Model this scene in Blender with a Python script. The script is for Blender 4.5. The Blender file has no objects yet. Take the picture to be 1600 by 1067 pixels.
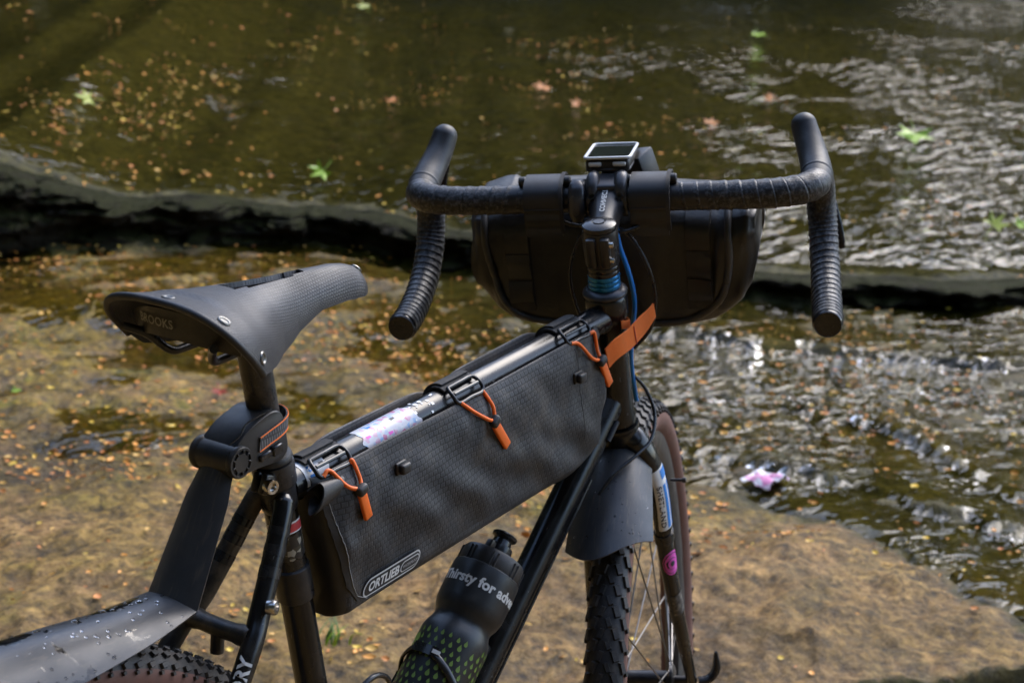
import bpy, bmesh, math, random
import numpy as np
from mathutils import Vector, Matrix, noise as mnoise

random.seed(7)
rng = np.random.default_rng(11)
rad = math.radians
scene = bpy.context.scene
COL = scene.collection

# ------------------------------------------------------------------ camera, sky, sun, exposure
CAM = Vector((-1.2382, -0.9927, 1.2568))
YAW, PITCH, ROLL = rad(34.0518), rad(12.8667), rad(3.0364)
fw = Vector((math.cos(YAW)*math.cos(PITCH), math.sin(YAW)*math.cos(PITCH), -math.sin(PITCH)))
rt = Vector((math.sin(YAW), -math.cos(YAW), 0)); up = rt.cross(fw)
r2 = rt*math.cos(ROLL)+up*math.sin(ROLL); u2 = -rt*math.sin(ROLL)+up*math.cos(ROLL)
cd = bpy.data.cameras.new('camera'); cam = bpy.data.objects.new('camera', cd); COL.objects.link(cam)
cam.matrix_world = Matrix(((r2.x, u2.x, -fw.x, CAM.x), (r2.y, u2.y, -fw.y, CAM.y), (r2.z, u2.z, -fw.z, CAM.z), (0, 0, 0, 1)))
cd.sensor_width = 36; cd.lens = 61.98; cd.clip_end = 400; cd.clip_start = .05
cd.dof.use_dof = True; cd.dof.focus_distance = 1.62; cd.dof.aperture_fstop = 11.0
scene.camera = cam

SUN_EL, SUN_AZ = rad(50), YAW - rad(36)          # light comes from ahead and to the right of the viewer
w = bpy.data.worlds.new('World'); scene.world = w; w.use_nodes = True
nt = w.node_tree; bg = nt.nodes['Background']
sky = nt.nodes.new('ShaderNodeTexSky'); sky.sky_type = 'NISHITA'; sky.sun_disc = False
sky.sun_elevation = SUN_EL; sky.sun_rotation = math.pi/2 - SUN_AZ
sky.air_density = 1.0; sky.dust_density = 1.6; sky.ozone_density = 1.0
nt.links.new(sky.outputs[0], bg.inputs[0]); bg.inputs[1].default_value = 0.15
sd = bpy.data.lights.new('sun', 'SUN'); sd.energy = 0.55; sd.angle = rad(38); sd.color = (1, .98, .95)
sun = bpy.data.objects.new('sun', sd); COL.objects.link(sun)
sdir = Vector((math.cos(SUN_AZ)*math.cos(SUN_EL), math.sin(SUN_AZ)*math.cos(SUN_EL), math.sin(SUN_EL)))
sun.rotation_euler = sdir.to_track_quat('Z', 'Y').to_euler(); sun.location = (0, 0, 8)
vs = scene.view_settings; vs.view_transform = 'Standard'; vs.look = 'None'; vs.gamma = 1; vs.exposure = 1.72
scene.render.engine = 'CYCLES'; scene.cycles.use_denoising = True
scene.cycles.max_bounces = 5; scene.cycles.diffuse_bounces = 2; scene.cycles.glossy_bounces = 3; scene.cycles.use_adaptive_sampling = True; scene.cycles.adaptive_threshold = .02; scene.cycles.transparent_max_bounces = 12; scene.cycles.caustics_reflective = False; scene.cycles.caustics_refractive = False

# ------------------------------------------------------------------ material helpers
def N(nt, t, **kw):
    n = nt.nodes.new(t)
    for k, v in kw.items():
        if k in n.inputs: n.inputs[k].default_value = v
        else: setattr(n, k, v)
    return n
def new_mat(name):
    m = bpy.data.materials.new(name); m.use_nodes = True
    return m, m.node_tree, m.node_tree.nodes['Principled BSDF'], m.node_tree.links
def ramp(nt, fac, stops):
    r = nt.nodes.new('ShaderNodeValToRGB'); e = r.color_ramp.elements
    while len(e) < len(stops): e.new(.5)
    for k, (p, c) in enumerate(stops):
        e[k].position = p; e[k].color = (c, c, c, 1) if not hasattr(c, '__len__') else (*c, 1)
    nt.links.new(fac, r.inputs[0]); return r.outputs[0]
def mixc(nt, fac, a, b, mode='MIX'):
    m = nt.nodes.new('ShaderNodeMix'); m.data_type = 'RGBA'; m.blend_type = mode
    for sock, v in ((m.inputs[0], fac), (m.inputs[6], a), (m.inputs[7], b)):
        if hasattr(v, 'links') or isinstance(v, bpy.types.NodeSocket): nt.links.new(v, sock)
        elif hasattr(v, '__len__'): sock.default_value = (*v, 1)
        else: sock.default_value = v
    return m.outputs[2]
def noise_tex(nt, scale, detail=4, rough=.55, vec=None, dist=0):
    n = N(nt, 'ShaderNodeTexNoise', Scale=scale, Detail=detail, Roughness=rough, Distortion=dist)
    if vec is None:
        tc = nt.nodes.get('TC') or N(nt, 'ShaderNodeTexCoord'); tc.name = 'TC'; vec = tc.outputs['Object']
    nt.links.new(vec, n.inputs['Vector']); return n.outputs['Fac']
def bump(nt, bs, h, strength=.3, dist=.001, prev=None):
    b = N(nt, 'ShaderNodeBump', Strength=strength, Distance=dist); nt.links.new(h, b.inputs['Height'])
    if prev: nt.links.new(prev, b.inputs['Normal'])
    nt.links.new(b.outputs[0], bs.inputs['Normal']); return b.outputs[0]
def surf(name, col, rough=.5, metal=0., var=.25, vscale=40, dust=0., dustcol=(.19, .15, .11), dscale=14, scratch=0., grain=0., gscale=500, coat=0., spec=.5):
    """general worn surface: colour variation, dust or mud film, light scratches, grain"""
    m, nt, bs, L = new_mat(name)
    n1 = noise_tex(nt, vscale, 5)
    c = mixc(nt, n1, tuple(x*(1-var) for x in col), tuple(min(1, x*(1+var)) for x in col))
    rsock = ramp(nt, noise_tex(nt, vscale*.6, 4), [(.3, max(.03, rough-.08)), (.7, min(1, rough+.1))])
    if dust:
        d = ramp(nt, noise_tex(nt, dscale, 8, .68), [(.46, 0), (.80, dust)])
        c = mixc(nt, d, c, dustcol)
        mm = N(nt, 'ShaderNodeMath', operation='MAXIMUM'); L.new(rsock, mm.inputs[0]); L.new(d, mm.inputs[1]); rsock = mm.outputs[0]
    if scratch:
        tc = nt.nodes['TC']; mp = N(nt, 'ShaderNodeMapping'); mp.inputs['Scale'].default_value = (1, 6, .4); mp.inputs['Rotation'].default_value = (.3, .9, .5)
        L.new(tc.outputs['Object'], mp.inputs[0])
        s = ramp(nt, noise_tex(nt, 130, 3, .5, mp.outputs[0]), [(.70, 0), (.74, scratch)])
        c = mixc(nt, s, c, (.22, .21, .2))
    L.new(c, bs.inputs['Base Color']); L.new(rsock, bs.inputs['Roughness'])
    bs.inputs['Metallic'].default_value = metal; bs.inputs['Coat Weight'].default_value = coat; bs.inputs['Coat Roughness'].default_value = .15
    bs.inputs['Specular IOR Level'].default_value = spec
    if grain: bump(nt, bs, noise_tex(nt, gscale, 2), grain, .0006)
    return m

M = {}
M['frame'] = surf('black_frame_paint', (.006, .006, .0065), .22, dust=.22, dscale=24, scratch=.5, dustcol=(.10, .08, .06))
M['frame_muddy'] = surf('muddy_frame_paint', (.014, .013, .012), .4, dust=.9, dscale=30, dustcol=(.17, .125, .08), grain=.4)
M['post'] = surf('black_anodised', (.013, .013, .014), .3, dust=.3, dscale=35, scratch=.7)
M['black_metal'] = surf('black_metal', (.016, .016, .018), .33, dust=.2, dscale=60, scratch=.4)
M['grey_metal'] = surf('grey_metal', (.05, .05, .055), .32, .4, dust=.2, dscale=60)
M['steel'] = surf('polished_steel', (.55, .53, .5), .22, 1., dust=.25, dscale=200, dustcol=(.2, .16, .12))
M['spoke'] = surf('dull_spoke_steel', (.22, .21, .2), .35, .9, dust=.4, dscale=200, dustcol=(.12, .10, .08))
M['rivet'] = surf('dull_rivet', (.24, .235, .22), .38, .9, dust=.4, dscale=300, dustcol=(.1, .08, .06))
M['plastic'] = surf('black_plastic', (.016, .016, .017), .42, dust=.3, dscale=30, grain=.15, gscale=1500)
M['gplastic'] = surf('gloss_black_plastic', (.014, .014, .015), .22, dust=.15, dscale=60)
M['rubber'] = surf('black_rubber', (.017, .017, .018), .46, dust=.35, dscale=40, dustcol=(.12, .11, .10), grain=.2, gscale=900)
M['tread'] = surf('tyre_tread', (.013, .012, .012), .55, dust=.75, dscale=70, dustcol=(.09, .07, .05), grain=.5, gscale=600)
M['tread_dusty'] = surf('muddy_tyre_tread', (.016, .014, .012), .6, dust=1., dscale=30, dustcol=(.09, .065, .045), grain=.5, gscale=600)
M['sidewall'] = surf('brown_sidewall', (.13, .055, .038), .7, dust=.5, dscale=60, dustcol=(.12, .08, .06), grain=.3, gscale=700)
M['rim'] = surf('dark_rim', (.05, .046, .043), .4, .2, dust=.6, dscale=60, dustcol=(.13, .11, .09))
M['orange'] = surf('orange_rubber', (.95, .17, .018), .45, var=.1, dust=.15, dscale=90, dustcol=(.4, .12, .05))
M['orange_web'] = surf('orange_webbing', (.95, .20, .03), .75, var=.12, dust=.2, dscale=90, dustcol=(.4, .14, .06), grain=.6, gscale=1200)
M['blue'] = surf('blue_hose', (.01, .22, .68), .35, var=.1)
M['blue_ano'] = surf('blue_anodised', (.015, .19, .46), .28, .5, var=.15, dust=.3, dscale=80, dustcol=(.05, .08, .1))
M['white_plastic'] = surf('white_plastic', (.72, .72, .70), .35, var=.05, dust=.2, dscale=90, dustcol=(.35, .33, .3))
M['print_white'] = surf('pale_print', (.62, .62, .60), .6, var=.1)
M['print_grey'] = surf('grey_print', (.30, .30, .30), .5, var=.1)
M['print_green'] = surf('green_print', (.15, .24, .04), .5, var=.1)
M['print_blue'] = surf('blue_print', (.02, .22, .66), .45, var=.1)
M['print_dark'] = surf('dark_print', (.03, .035, .05), .5, var=.1)
M['print_pink'] = surf('pink_print', (.72, .10, .50), .45, var=.15)
M['print_red'] = surf('red_print', (.50, .04, .05), .5, var=.15)
M['print_yellow'] = surf('yellow_print', (.75, .6, .05), .5, var=.1)
M['hb_fabric'] = surf('coated_black_fabric', (.018, .018, .018), .40, dust=.6, dscale=12, dustcol=(.06, .056, .05), grain=.45, gscale=320)
M['welt'] = surf('grey_rubber_welt', (.05, .05, .051), .45, dust=.4, dscale=40, dustcol=(.09, .085, .08))
M['webbing'] = surf('black_webbing', (.02, .02, .021), .75, dust=.3, dscale=30, grain=.7, gscale=1500)

def weave_mat(name, col, cell=(.0066, .0056), line=.0008, dust=.5, rough=.55, sx=(0, 2), mud=(.10, .075, .05), linecol=(.004, .004, .005), depth=.5, spec=.5, attr=None):
    """ripstop or ribbed weave laid over a worn fabric"""
    m, nt, bs, L = new_mat(name)
    tc = N(nt, 'ShaderNodeTexCoord'); tc.name = 'TC'
    sp = N(nt, 'ShaderNodeSeparateXYZ')
    if attr: at = N(nt, 'ShaderNodeAttribute'); at.attribute_name = attr; L.new(at.outputs['Vector'], sp.inputs[0])
    else: L.new(tc.outputs['Object'], sp.inputs[0])
    cb = N(nt, 'ShaderNodeCombineXYZ'); L.new(sp.outputs[sx[0]], cb.inputs[0]); L.new(sp.outputs[sx[1]], cb.inputs[1])
    mp = N(nt, 'ShaderNodeMapping'); mp.inputs['Rotation'].default_value = (0, 0, -.14); L.new(cb.outputs[0], mp.inputs[0])
    b = N(nt, 'ShaderNodeTexBrick', Scale=1.0); b.offset = .5
    b.inputs['Brick Width'].default_value = cell[0]; b.inputs['Row Height'].default_value = cell[1]; b.inputs['Mortar Size'].default_value = line; b.inputs['Mortar Smooth'].default_value = .4
    b.inputs['Color1'].default_value = (*col, 1); b.inputs['Color2'].default_value = (*[x*.85 for x in col], 1); b.inputs['Mortar'].default_value = (*linecol, 1)
    L.new(mp.outputs[0], b.inputs['Vector'])
    c = mixc(nt, ramp(nt, noise_tex(nt, 9, 5), [(.35, 0), (.7, .5)]), b.outputs['Color'], tuple(x*.6 for x in col))
    d = ramp(nt, noise_tex(nt, 13, 9, .74), [(.49, 0), (.74, dust)])
    c = mixc(nt, d, c, mud)
    L.new(c, bs.inputs['Base Color'])
    r = ramp(nt, noise_tex(nt, 20, 4), [(.3, rough-.1), (.7, rough+.15)]); L.new(r, bs.inputs['Roughness'])
    bs.inputs['Specular IOR Level'].default_value = spec
    iv = N(nt, 'ShaderNodeMath', operation='SUBTRACT'); iv.inputs[0].default_value = 1; L.new(b.outputs['Fac'], iv.inputs[1])
    n1 = bump(nt, bs, iv.outputs[0], depth, .0004)
    bump(nt, bs, noise_tex(nt, 900, 2), .25, .0004, n1)
    return m
M['bag'] = weave_mat('ripstop_bag_fabric', (.029, .030, .034), dust=.85, mud=(.085, .066, .046))
M['bag_trim'] = surf('smooth_bag_trim', (.014, .014, .015), .5, dust=.35, dscale=18, dustcol=(.07, .055, .04), grain=.2, gscale=700)
M['saddle'] = weave_mat('woven_saddle_canvas', (.052, .052, .056), cell=(.0034, .0030), line=.0007, dust=.25, rough=.44, sx=(0, 1), mud=(.07, .058, .05), linecol=(.016, .016, .017), depth=.7, attr='cloth')

def tape_mat():
    m, nt, bs, L = new_mat('bar_tape')
    c = mixc(nt, ramp(nt, noise_tex(nt, 220, 6, .7), [(.47, 0), (.66, .9)]), (.010, .010, .011), (.11, .11, .115))
    L.new(c, bs.inputs['Base Color']); r = ramp(nt, noise_tex(nt, 120, 4), [(.3, .28), (.7, .55)]); L.new(r, bs.inputs['Roughness'])
    bump(nt, bs, noise_tex(nt, 420, 3), .5, .0012)
    return m
M['tape'] = tape_mat()
def guard_mat(name, lo):
    m, nt, bs, L = new_mat(name)
    c = mixc(nt, ramp(nt, noise_tex(nt, 30, 7, .7), [(.45, 0), (.75, .6)]), (.036, .037, .041), (.070, .066, .060))
    wet = ramp(nt, noise_tex(nt, 26, 4, .5, dist=.6), [(lo, 0), (lo+.015, 1)])
    c = mixc(nt, wet, c, (.006, .006, .007))
    tc = nt.nodes['TC']; mp = N(nt, 'ShaderNodeMapping'); mp.inputs['Scale'].default_value = (1, 5, .5); mp.inputs['Rotation'].default_value = (.2, .7, .4); L.new(tc.outputs['Object'], mp.inputs[0])
    sc = ramp(nt, noise_tex(nt, 60, 4, .6, mp.outputs[0]), [(.55, 0), (.72, .6)]); c = mixc(nt, sc, c, (.12, .10, .075))
    L.new(c, bs.inputs['Base Color']); r = mixc(nt, wet, ramp(nt, noise_tex(nt, 25, 4), [(.3, .30), (.7, .46)]), (.1, .1, .1)); L.new(r, bs.inputs['Roughness'])
    bump(nt, bs, noise_tex(nt, 1400, 2), .12, .0005)
    return m
M['guard'] = guard_mat('mudguard_plastic', .74); M['guard_wet'] = guard_mat('wet_mudguard_plastic', .565)
def bottle_mat():
    m, nt, bs, L = new_mat('smoky_bottle_plastic')
    bs.inputs['Base Color'].default_value = (.018, .019, .020, 1); bs.inputs['Roughness'].default_value = .38
    c = mixc(nt, ramp(nt, noise_tex(nt, 60, 6, .7), [(.5, 0), (.8, .5)]), (.017, .018, .019), (.06, .058, .055)); L.new(c, bs.inputs['Base Color'])
    return m
M['bottle'] = bottle_mat()
def screen_mat():
    m, nt, bs, L = new_mat('dark_screen')
    c = mixc(nt, ramp(nt, noise_tex(nt, 160, 3), [(.45, 0), (.6, .6)]), (.012, .014, .012), (.03, .035, .025)); L.new(c, bs.inputs['Base Color'])
    bs.inputs['Roughness'].default_value = .08; return m
M['screen'] = screen_mat()
def sticker_mat(name, cols, scale=90):
    """printed sticker: patches of several flat inks"""
    m, nt, bs, L = new_mat(name)
    tc = N(nt, 'ShaderNodeTexCoord'); tc.name = 'TC'
    v = N(nt, 'ShaderNodeTexVoronoi', Scale=scale); L.new(tc.outputs['Object'], v.inputs['Vector'])
    s = N(nt, 'ShaderNodeSeparateColor'); L.new(v.outputs['Color'], s.inputs[0])
    r = nt.nodes.new('ShaderNodeValToRGB'); r.color_ramp.interpolation = 'CONSTANT'; e = r.color_ramp.elements
    while len(e) < len(cols): e.new(.5)
    for k, c in enumerate(cols): e[k].position = k/len(cols); e[k].color = (*c, 1)
    L.new(s.outputs[0], r.inputs[0]); L.new(r.outputs[0], bs.inputs['Base Color']); bs.inputs['Roughness'].default_value = .3
    return m
M['sticker_pale'] = sticker_mat('pale_picture_sticker', [(.50, .51, .56), (.42, .47, .58), (.52, .34, .44), (.56, .56, .60), (.25, .38, .60), (.54, .53, .58), (.50, .51, .56), (.48, .18, .30), (.56, .56, .58), (.45, .50, .60)], 230)
M['sticker_worn'] = sticker_mat('worn_sticker', [(.03, .03, .028), (.05, .045, .03), (.02, .02, .02), (.35, .33, .27), (.03, .03, .03), (.02, .02, .02)], 160)
M['sticker_white'] = surf('white_sticker', (.78, .79, .80), .4, var=.08, dust=.3, dscale=90, dustcol=(.3, .28, .25))

# ------------------------------------------------------------------ geometry helpers
class G:
    def __init__(s): s.V = []; s.F = []; s.MI = []
    def add(s, V, F, mi=0):
        o = len(s.V); s.V.extend([tuple(v) for v in V]); s.F.extend([tuple(i+o for i in f) for f in F]); s.MI.extend([mi]*len(F)); return s
def obj(name, g, mat, parent=None, MW=None, sharp=38, smooth=True):
    me = bpy.data.meshes.new(name); me.from_pydata(g.V, [], g.F)
    for m in (mat if isinstance(mat, (list, tuple)) else [mat]): me.materials.append(m)
    if any(g.MI): me.polygons.foreach_set('material_index', g.MI)
    bm = bmesh.new(); bm.from_mesh(me); bmesh.ops.recalc_face_normals(bm, faces=bm.faces); bm.to_mesh(me); bm.free()
    if smooth:
        me.polygons.foreach_set('use_smooth', [True]*len(me.polygons)); me.set_sharp_from_angle(angle=rad(sharp))
    o = bpy.data.objects.new(name, me); COL.objects.link(o)
    if parent: o.parent = parent
    if MW is not None: o.matrix_local = MW
    return o
def tag(o, label=None, cat=None, group=None, kind=None):
    for k, v in (('label', label), ('category', cat), ('group', group), ('kind', kind)):
        if v: o[k] = v
    return o
def empty(name, label, cat, MW, group=None):
    o = bpy.data.objects.new(name, None); COL.objects.link(o); o.matrix_world = MW; o.empty_display_size = .05
    return tag(o, label, cat, group)
def cr(pts, n):
    """Catmull-Rom resample, even in parameter"""
    P = np.array(pts, float); P = np.vstack([2*P[0]-P[1], P, 2*P[-1]-P[-2]]); m = len(P)-3; out = []
    for t in np.linspace(0, m-1e-9, n):
        i = int(t); u = t-i; a, b, c, d = P[i:i+4]
        out.append(.5*((2*b)+(-a+c)*u+(2*a-5*b+4*c-d)*u*u+(-a+3*b-3*c+d)*u**3))
    return np.array(out)
def frames(P, upv=(0, 0, 1)):
    P = np.array(P, float); T = np.gradient(P, axis=0); T /= np.linalg.norm(T, axis=1)[:, None]
    n0 = np.array(upv, float); n0 = n0-T[0]*(n0@T[0])
    if np.linalg.norm(n0) < 1e-4: n0 = np.array((1., 0, 0)); n0 = n0-T[0]*(n0@T[0])
    Ns = []; n = n0/np.linalg.norm(n0)
    for t in T:
        n = n-t*(n@t); n /= np.linalg.norm(n); Ns.append(n)
    Ns = np.array(Ns); return T, Ns, np.cross(T, Ns)
def tube(P, r, n=16, cap=True, upv=(0, 0, 1), sx=1., closed=False, dome=False):
    """tube along P; r scalar, list, or fn(i, angle); sx squashes the binormal direction"""
    P = np.array(P, float); T, A, B = frames(P, upv); V = []; F = []; m = len(P)
    for i in range(m):
        for k in range(n):
            a = 2*math.pi*k/n; rr = r(i, a) if callable(r) else (r[i] if hasattr(r, '__len__') else r)
            s = sx[i] if hasattr(sx, '__len__') else sx
            V.append(P[i]+A[i]*math.cos(a)*rr+B[i]*math.sin(a)*rr*s)
    for i in range(m if closed else m-1):
        j = (i+1) % m
        for k in range(n): F.append((i*n+k, i*n+(k+1) % n, j*n+(k+1) % n, j*n+k))
    if cap and not closed: F.append(tuple(range(n))[::-1]); F.append(tuple((m-1)*n+k for k in range(n)))
    return V, F
def lathe(prof, o=(0, 0, 0), ax=(0, 0, 1), n=32, closed=False):
    """revolve [(radius, height)] about ax through o"""
    z = Vector(ax).normalized(); x = z.orthogonal().normalized(); y = z.cross(x); o = Vector(o); V = []; F = []; m = len(prof)
    for r, h in prof:
        for k in range(n):
            a = 2*math.pi*k/n; V.append(o+z*h+(x*math.cos(a)+y*math.sin(a))*max(r, 1e-5))
    for i in range(m if closed else m-1):
        j = (i+1) % m
        for k in range(n): F.append((i*n+k, i*n+(k+1) % n, j*n+(k+1) % n, j*n+k))
    if not closed: F.append(tuple(range(n))[::-1]); F.append(tuple((m-1)*n+k for k in range(n)))
    return V, F
def rbox(c, s, R=None, bev=.002, seg=2):
    bm = bmesh.new(); bmesh.ops.create_cube(bm, size=1); bmesh.ops.scale(bm, vec=s, verts=bm.verts)
    if bev: bmesh.ops.bevel(bm, geom=list(bm.edges), offset=bev, segments=seg, profile=.5, affect='EDGES')
    X = Matrix.Translation(c) @ (R.to_4x4() if R is not None else Matrix.Identity(4))
    V = [X @ v.co for v in bm.verts]; bm.verts.index_update(); F = [[v.index for v in f.verts] for f in bm.faces]; bm.free(); return V, F
def sheet(P, th=.002, skip=None):
    """grid P[i][j] -> sheet of thickness th (offset along the normal, half each side)"""
    P = np.array(P, float); nu, nv = P.shape[:2]
    du = np.gradient(P, axis=0); dv = np.gradient(P, axis=1); Nn = np.cross(du, dv); Nn /= np.linalg.norm(Nn, axis=2)[..., None]+1e-12
    V = list((P+Nn*th/2).reshape(-1, 3))+list((P-Nn*th/2).reshape(-1, 3)); o = nu*nv; F = []; I = lambda i, j: i*nv+j
    solid = np.ones((nu-1, nv-1), bool)
    if skip is not None:
        for i in range(nu-1):
            for j in range(nv-1): solid[i, j] = not skip(i, j)
    for i in range(nu-1):
        for j in range(nv-1):
            if not solid[i, j]: continue
            a, b, c, d = I(i, j), I(i+1, j), I(i+1, j+1), I(i, j+1)
            F.append((a, b, c, d)); F.append((d+o, c+o, b+o, a+o))
            for (ii, jj, p, q) in ((i-1, j, d, a), (i+1, j, b, c), (i, j-1, a, b), (i, j+1, c, d)):
                if not (0 <= ii < nu-1 and 0 <= jj < nv-1 and solid[ii, jj]): F.append((q, p, p+o, q+o))
    return V, F
def loft(secs, cap=True):
    n = len(secs[0]); V = [p for s in secs for p in s]; F = []
    for i in range(len(secs)-1):
        for k in range(n): F.append((i*n+k, i*n+(k+1) % n, (i+1)*n+(k+1) % n, (i+1)*n+k))
    if cap: F.append(tuple(range(n))[::-1]); F.append(tuple((len(secs)-1)*n+k for k in range(n)))
    return V, F
def text2d(s, size, bold=0., align='CENTER', space=1.):
    c = bpy.data.curves.new('txt', 'FONT'); c.body = s; c.size = size; c.align_x = align; c.align_y = 'CENTER'; c.offset = bold; c.space_character = space; c.resolution_u = 3
    o = bpy.data.objects.new('txt', c); COL.objects.link(o); dg = bpy.context.evaluated_depsgraph_get(); me = o.evaluated_get(dg).to_mesh()
    V = [tuple(v.co) for v in me.vertices]; F = [tuple(p.vertices) for p in me.polygons]
    bpy.data.objects.remove(o); bpy.data.curves.remove(c); return V, F
def mapped(VF, fn): return [fn(v[0], v[1]) for v in VF[0]], VF[1]
def smooth01(x, a, b):
    t = np.clip((x-a)/(b-a), 0, 1); return t*t*(3-2*t)

# ------------------------------------------------------------------ setting: stream bed, water, banks, wood
HX, HY = math.cos(YAW), math.sin(YAW)
def W2(d, s): return CAM.x+HX*d+HY*s, CAM.y+HY*d-HX*s     # d metres ahead of, s metres to the right of, the viewpoint on the ground
_perm = rng.permutation(512); _perm = np.concatenate([_perm, _perm]); _ga = rng.uniform(0, 2*np.pi, 512); _gx, _gy = np.cos(_ga), np.sin(_ga)
def perlin(x, y):
    xi = np.floor(x).astype(int); yi = np.floor(y).astype(int); xf = x-xi; yf = y-yi
    u = xf**3*(xf*(6*xf-15)+10); v = yf**3*(yf*(6*yf-15)+10)
    def gr(a, b, dx, dy):
        k = _perm[(_perm[a & 511]+b) & 511]; return _gx[k]*dx+_gy[k]*dy
    n00 = gr(xi, yi, xf, yf); n10 = gr(xi+1, yi, xf-1, yf); n01 = gr(xi, yi+1, xf, yf-1); n11 = gr(xi+1, yi+1, xf-1, yf-1)
    return (n00*(1-u)+n10*u)*(1-v)+(n01*(1-u)+n11*u)*v
def fbm(x, y, o=4, g=.5):
    t = 0; a = 1
    for k in range(o): t = t+a*perlin(x*2**k+17.3*k, y*2**k-9.1*k); a *= g
    return t
def ridged(x, y, o=4):
    t = 0; a = 1
    for k in range(o): t = t+a*(1-2*np.abs(perlin(x*2**k+5.7*k, y*2**k+3.3*k)))**2; a *= .5
    return t
def ledge_d(s): return np.interp(s, [-8, -1.97, -1.29, -.76, -.17, .91, 1.92, 8], [6.1, 6.55, 6.9, 7.15, 6.85, 6.4, 6.55, 7.4])+.13*fbm(s*1.3, s*0+4.2, 4)+.03*perlin(s*5, s*0+1.)
def ledge_h(s): return np.interp(s, [-8, -2.1, -1.5, -.76, -.17, .91, 1.92, 8], [.38, .30, .15, .105, .085, .065, .05, .05])*(1+.35*perlin(s*2.7, s*0+8.))
def low(d, s):
    """smooth bed: slabs, ledges, slope"""
    dl = ledge_d(s); e = d-dl
    z = .030*fbm(d*.55+3, s*.55, 2)
    z = z+ledge_h(s)*(.96*smooth01(e, .07, .15)+.04*smooth01(e, .1, .6))+np.maximum(e, 0)*.118
    z = z-.03*np.interp(s, [-.5, .6], [1., .3])*np.exp(-((e+.16)/.12)**2)                                              # scour trough under the ledge
    b1 = np.interp(s, [-.2, .44, .63, .81, .95, 1.3, 2.2], [4.55, 4.33, 4.28, 4.1, 3.92, 3.6, 3.1])+.14*fbm(s*4, s*0+2., 5, .6)
    z = z+.026*(.6+1.1*fbm(s*5, s*0+22., 3))*smooth01(d-b1, -.012, .014)*np.exp(-np.maximum(d-b1, 0)/.45)*smooth01(s, .2, .45)
    b2 = np.interp(s, [.7, 1.0, 1.12, 1.2, 1.6, 2.4], [4.95, 4.74, 4.38, 4.0, 3.7, 3.3])+.14*fbm(s*4, s*0+12., 5, .6)
    z = z+.030*(.6+1.1*fbm(s*5, s*0+25., 3))*smooth01(d-b2, -.012, .014)*np.exp(-np.maximum(d-b2, 0)/.4)*smooth01(s, .75, .95)
    b3 = 5.55-.18*(s-.9)+.06*perlin(s*4, s*0+6.)
    z = z+.030*smooth01(d-b3, -.015, .02)*smooth01(s, .3, .6)-.028*smooth01(d-b3, 0, .8)*smooth01(s, .3, .6)
    b4 = np.interp(s, [-1, .3, .66, .97, 2], [2.2, 2.65, 2.89, 2.97, 3.1])+.03*perlin(s*7, s*0+3.)
    z = z-.16*(1-smooth01(d-b4, -.03, .015))*smooth01(s, -.1, .35)
    z = z+.05*np.exp(-(((d-3.35)/.42)**2+((s-.42)/.55)**2))+.06*np.exp(-(((d-3.2)/.4)**2+((s+.75)/.5)**2))
    z = z+.05*np.exp(-(((d-5.6)/.35)**2+((s+1.25)/.5)**2))+.03*np.exp(-(((d-4.75)/.16)**2+((s+1.15)/.35)**2))
    under = smooth01(d, 2.6, 1.4)                                                       # the spot the bicycle stands on is level
    return z*(1-under)
def detail(d, s):
    a = d*.87+s*.5; b = -d*.5+s*.87
    e = d-ledge_d(s); up_ = smooth01(e, .15, .6)
    warp = .25*fbm(d*1.7+3, s*1.7, 2)
    r = .022*(ridged(a*1.0+warp, b*2.2+warp, 5)-.95)+.026*fbm(d*2.3, s*2.3, 5, .58)+.011*fbm(d*11, s*11, 4, .62)
    r = r+.010*smooth01(fbm(a*2.1, b*4.6, 3), .05, .16)
    r = r*(1-.45*up_)+.018*smooth01(e, -.12, -.02)*smooth01(e, .3, .1)*fbm(d*7, s*5, 4, .65)*.4
    near = smooth01(d, 2.4, 1.2); wr_ = smooth01(s+.3*(d-4.2), .1, .6)*smooth01(d, 3.5, 4.)*(1-up_); r = r*(1-.42*wr_)
    return r*(1-.8*near)
def wet(d, s):
    """water depth over the smooth bed, below zero where the bed stands dry"""
    n = fbm(d*.9+7, s*.9, 3)
    bd = np.interp(s, [-.1, .15, .4, .63, .72, .83, .9, 1.1, 1.6], [5.1, 4.5, 4.0, 3.85, 3.66, 3.46, 3.25, 2.9, 2.6]); right = smooth01(d-bd+.35*n+.10*fbm(d*5, s*5, 3), -.16, .26)
    left = .80*smooth01(d+.3*n, 3.75, 4.4)*smooth01(d, 6.1, 5.3)+.7*smooth01(d, 5.6, 6.3)
    upper = smooth01(d-ledge_d(s), .1, .45)
    wv = np.maximum(np.maximum(right, left), upper)
    return -.040+wv*(.052+.012*n)+.010*upper
dl = np.concatenate([np.arange(-3.5, 1.6, .12), np.arange(1.6, 2.6, .03), np.arange(2.6, 5, .0095), np.arange(5, 7.8, .013), np.arange(7.8, 14.5, .035)])
sl = np.concatenate([np.arange(-9, -2.6, .12), np.arange(-2.6, 2.6, .0115), np.arange(2.6, 9, .12)])
D, S_ = np.meshgrid(dl, sl, indexing='ij')
Zl = low(D, S_); Zr = Zl+detail(D, S_); Zw = Zl+wet(D, S_)
under_bike = (D < 2.5); Zw[under_bike] -= .1
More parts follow.
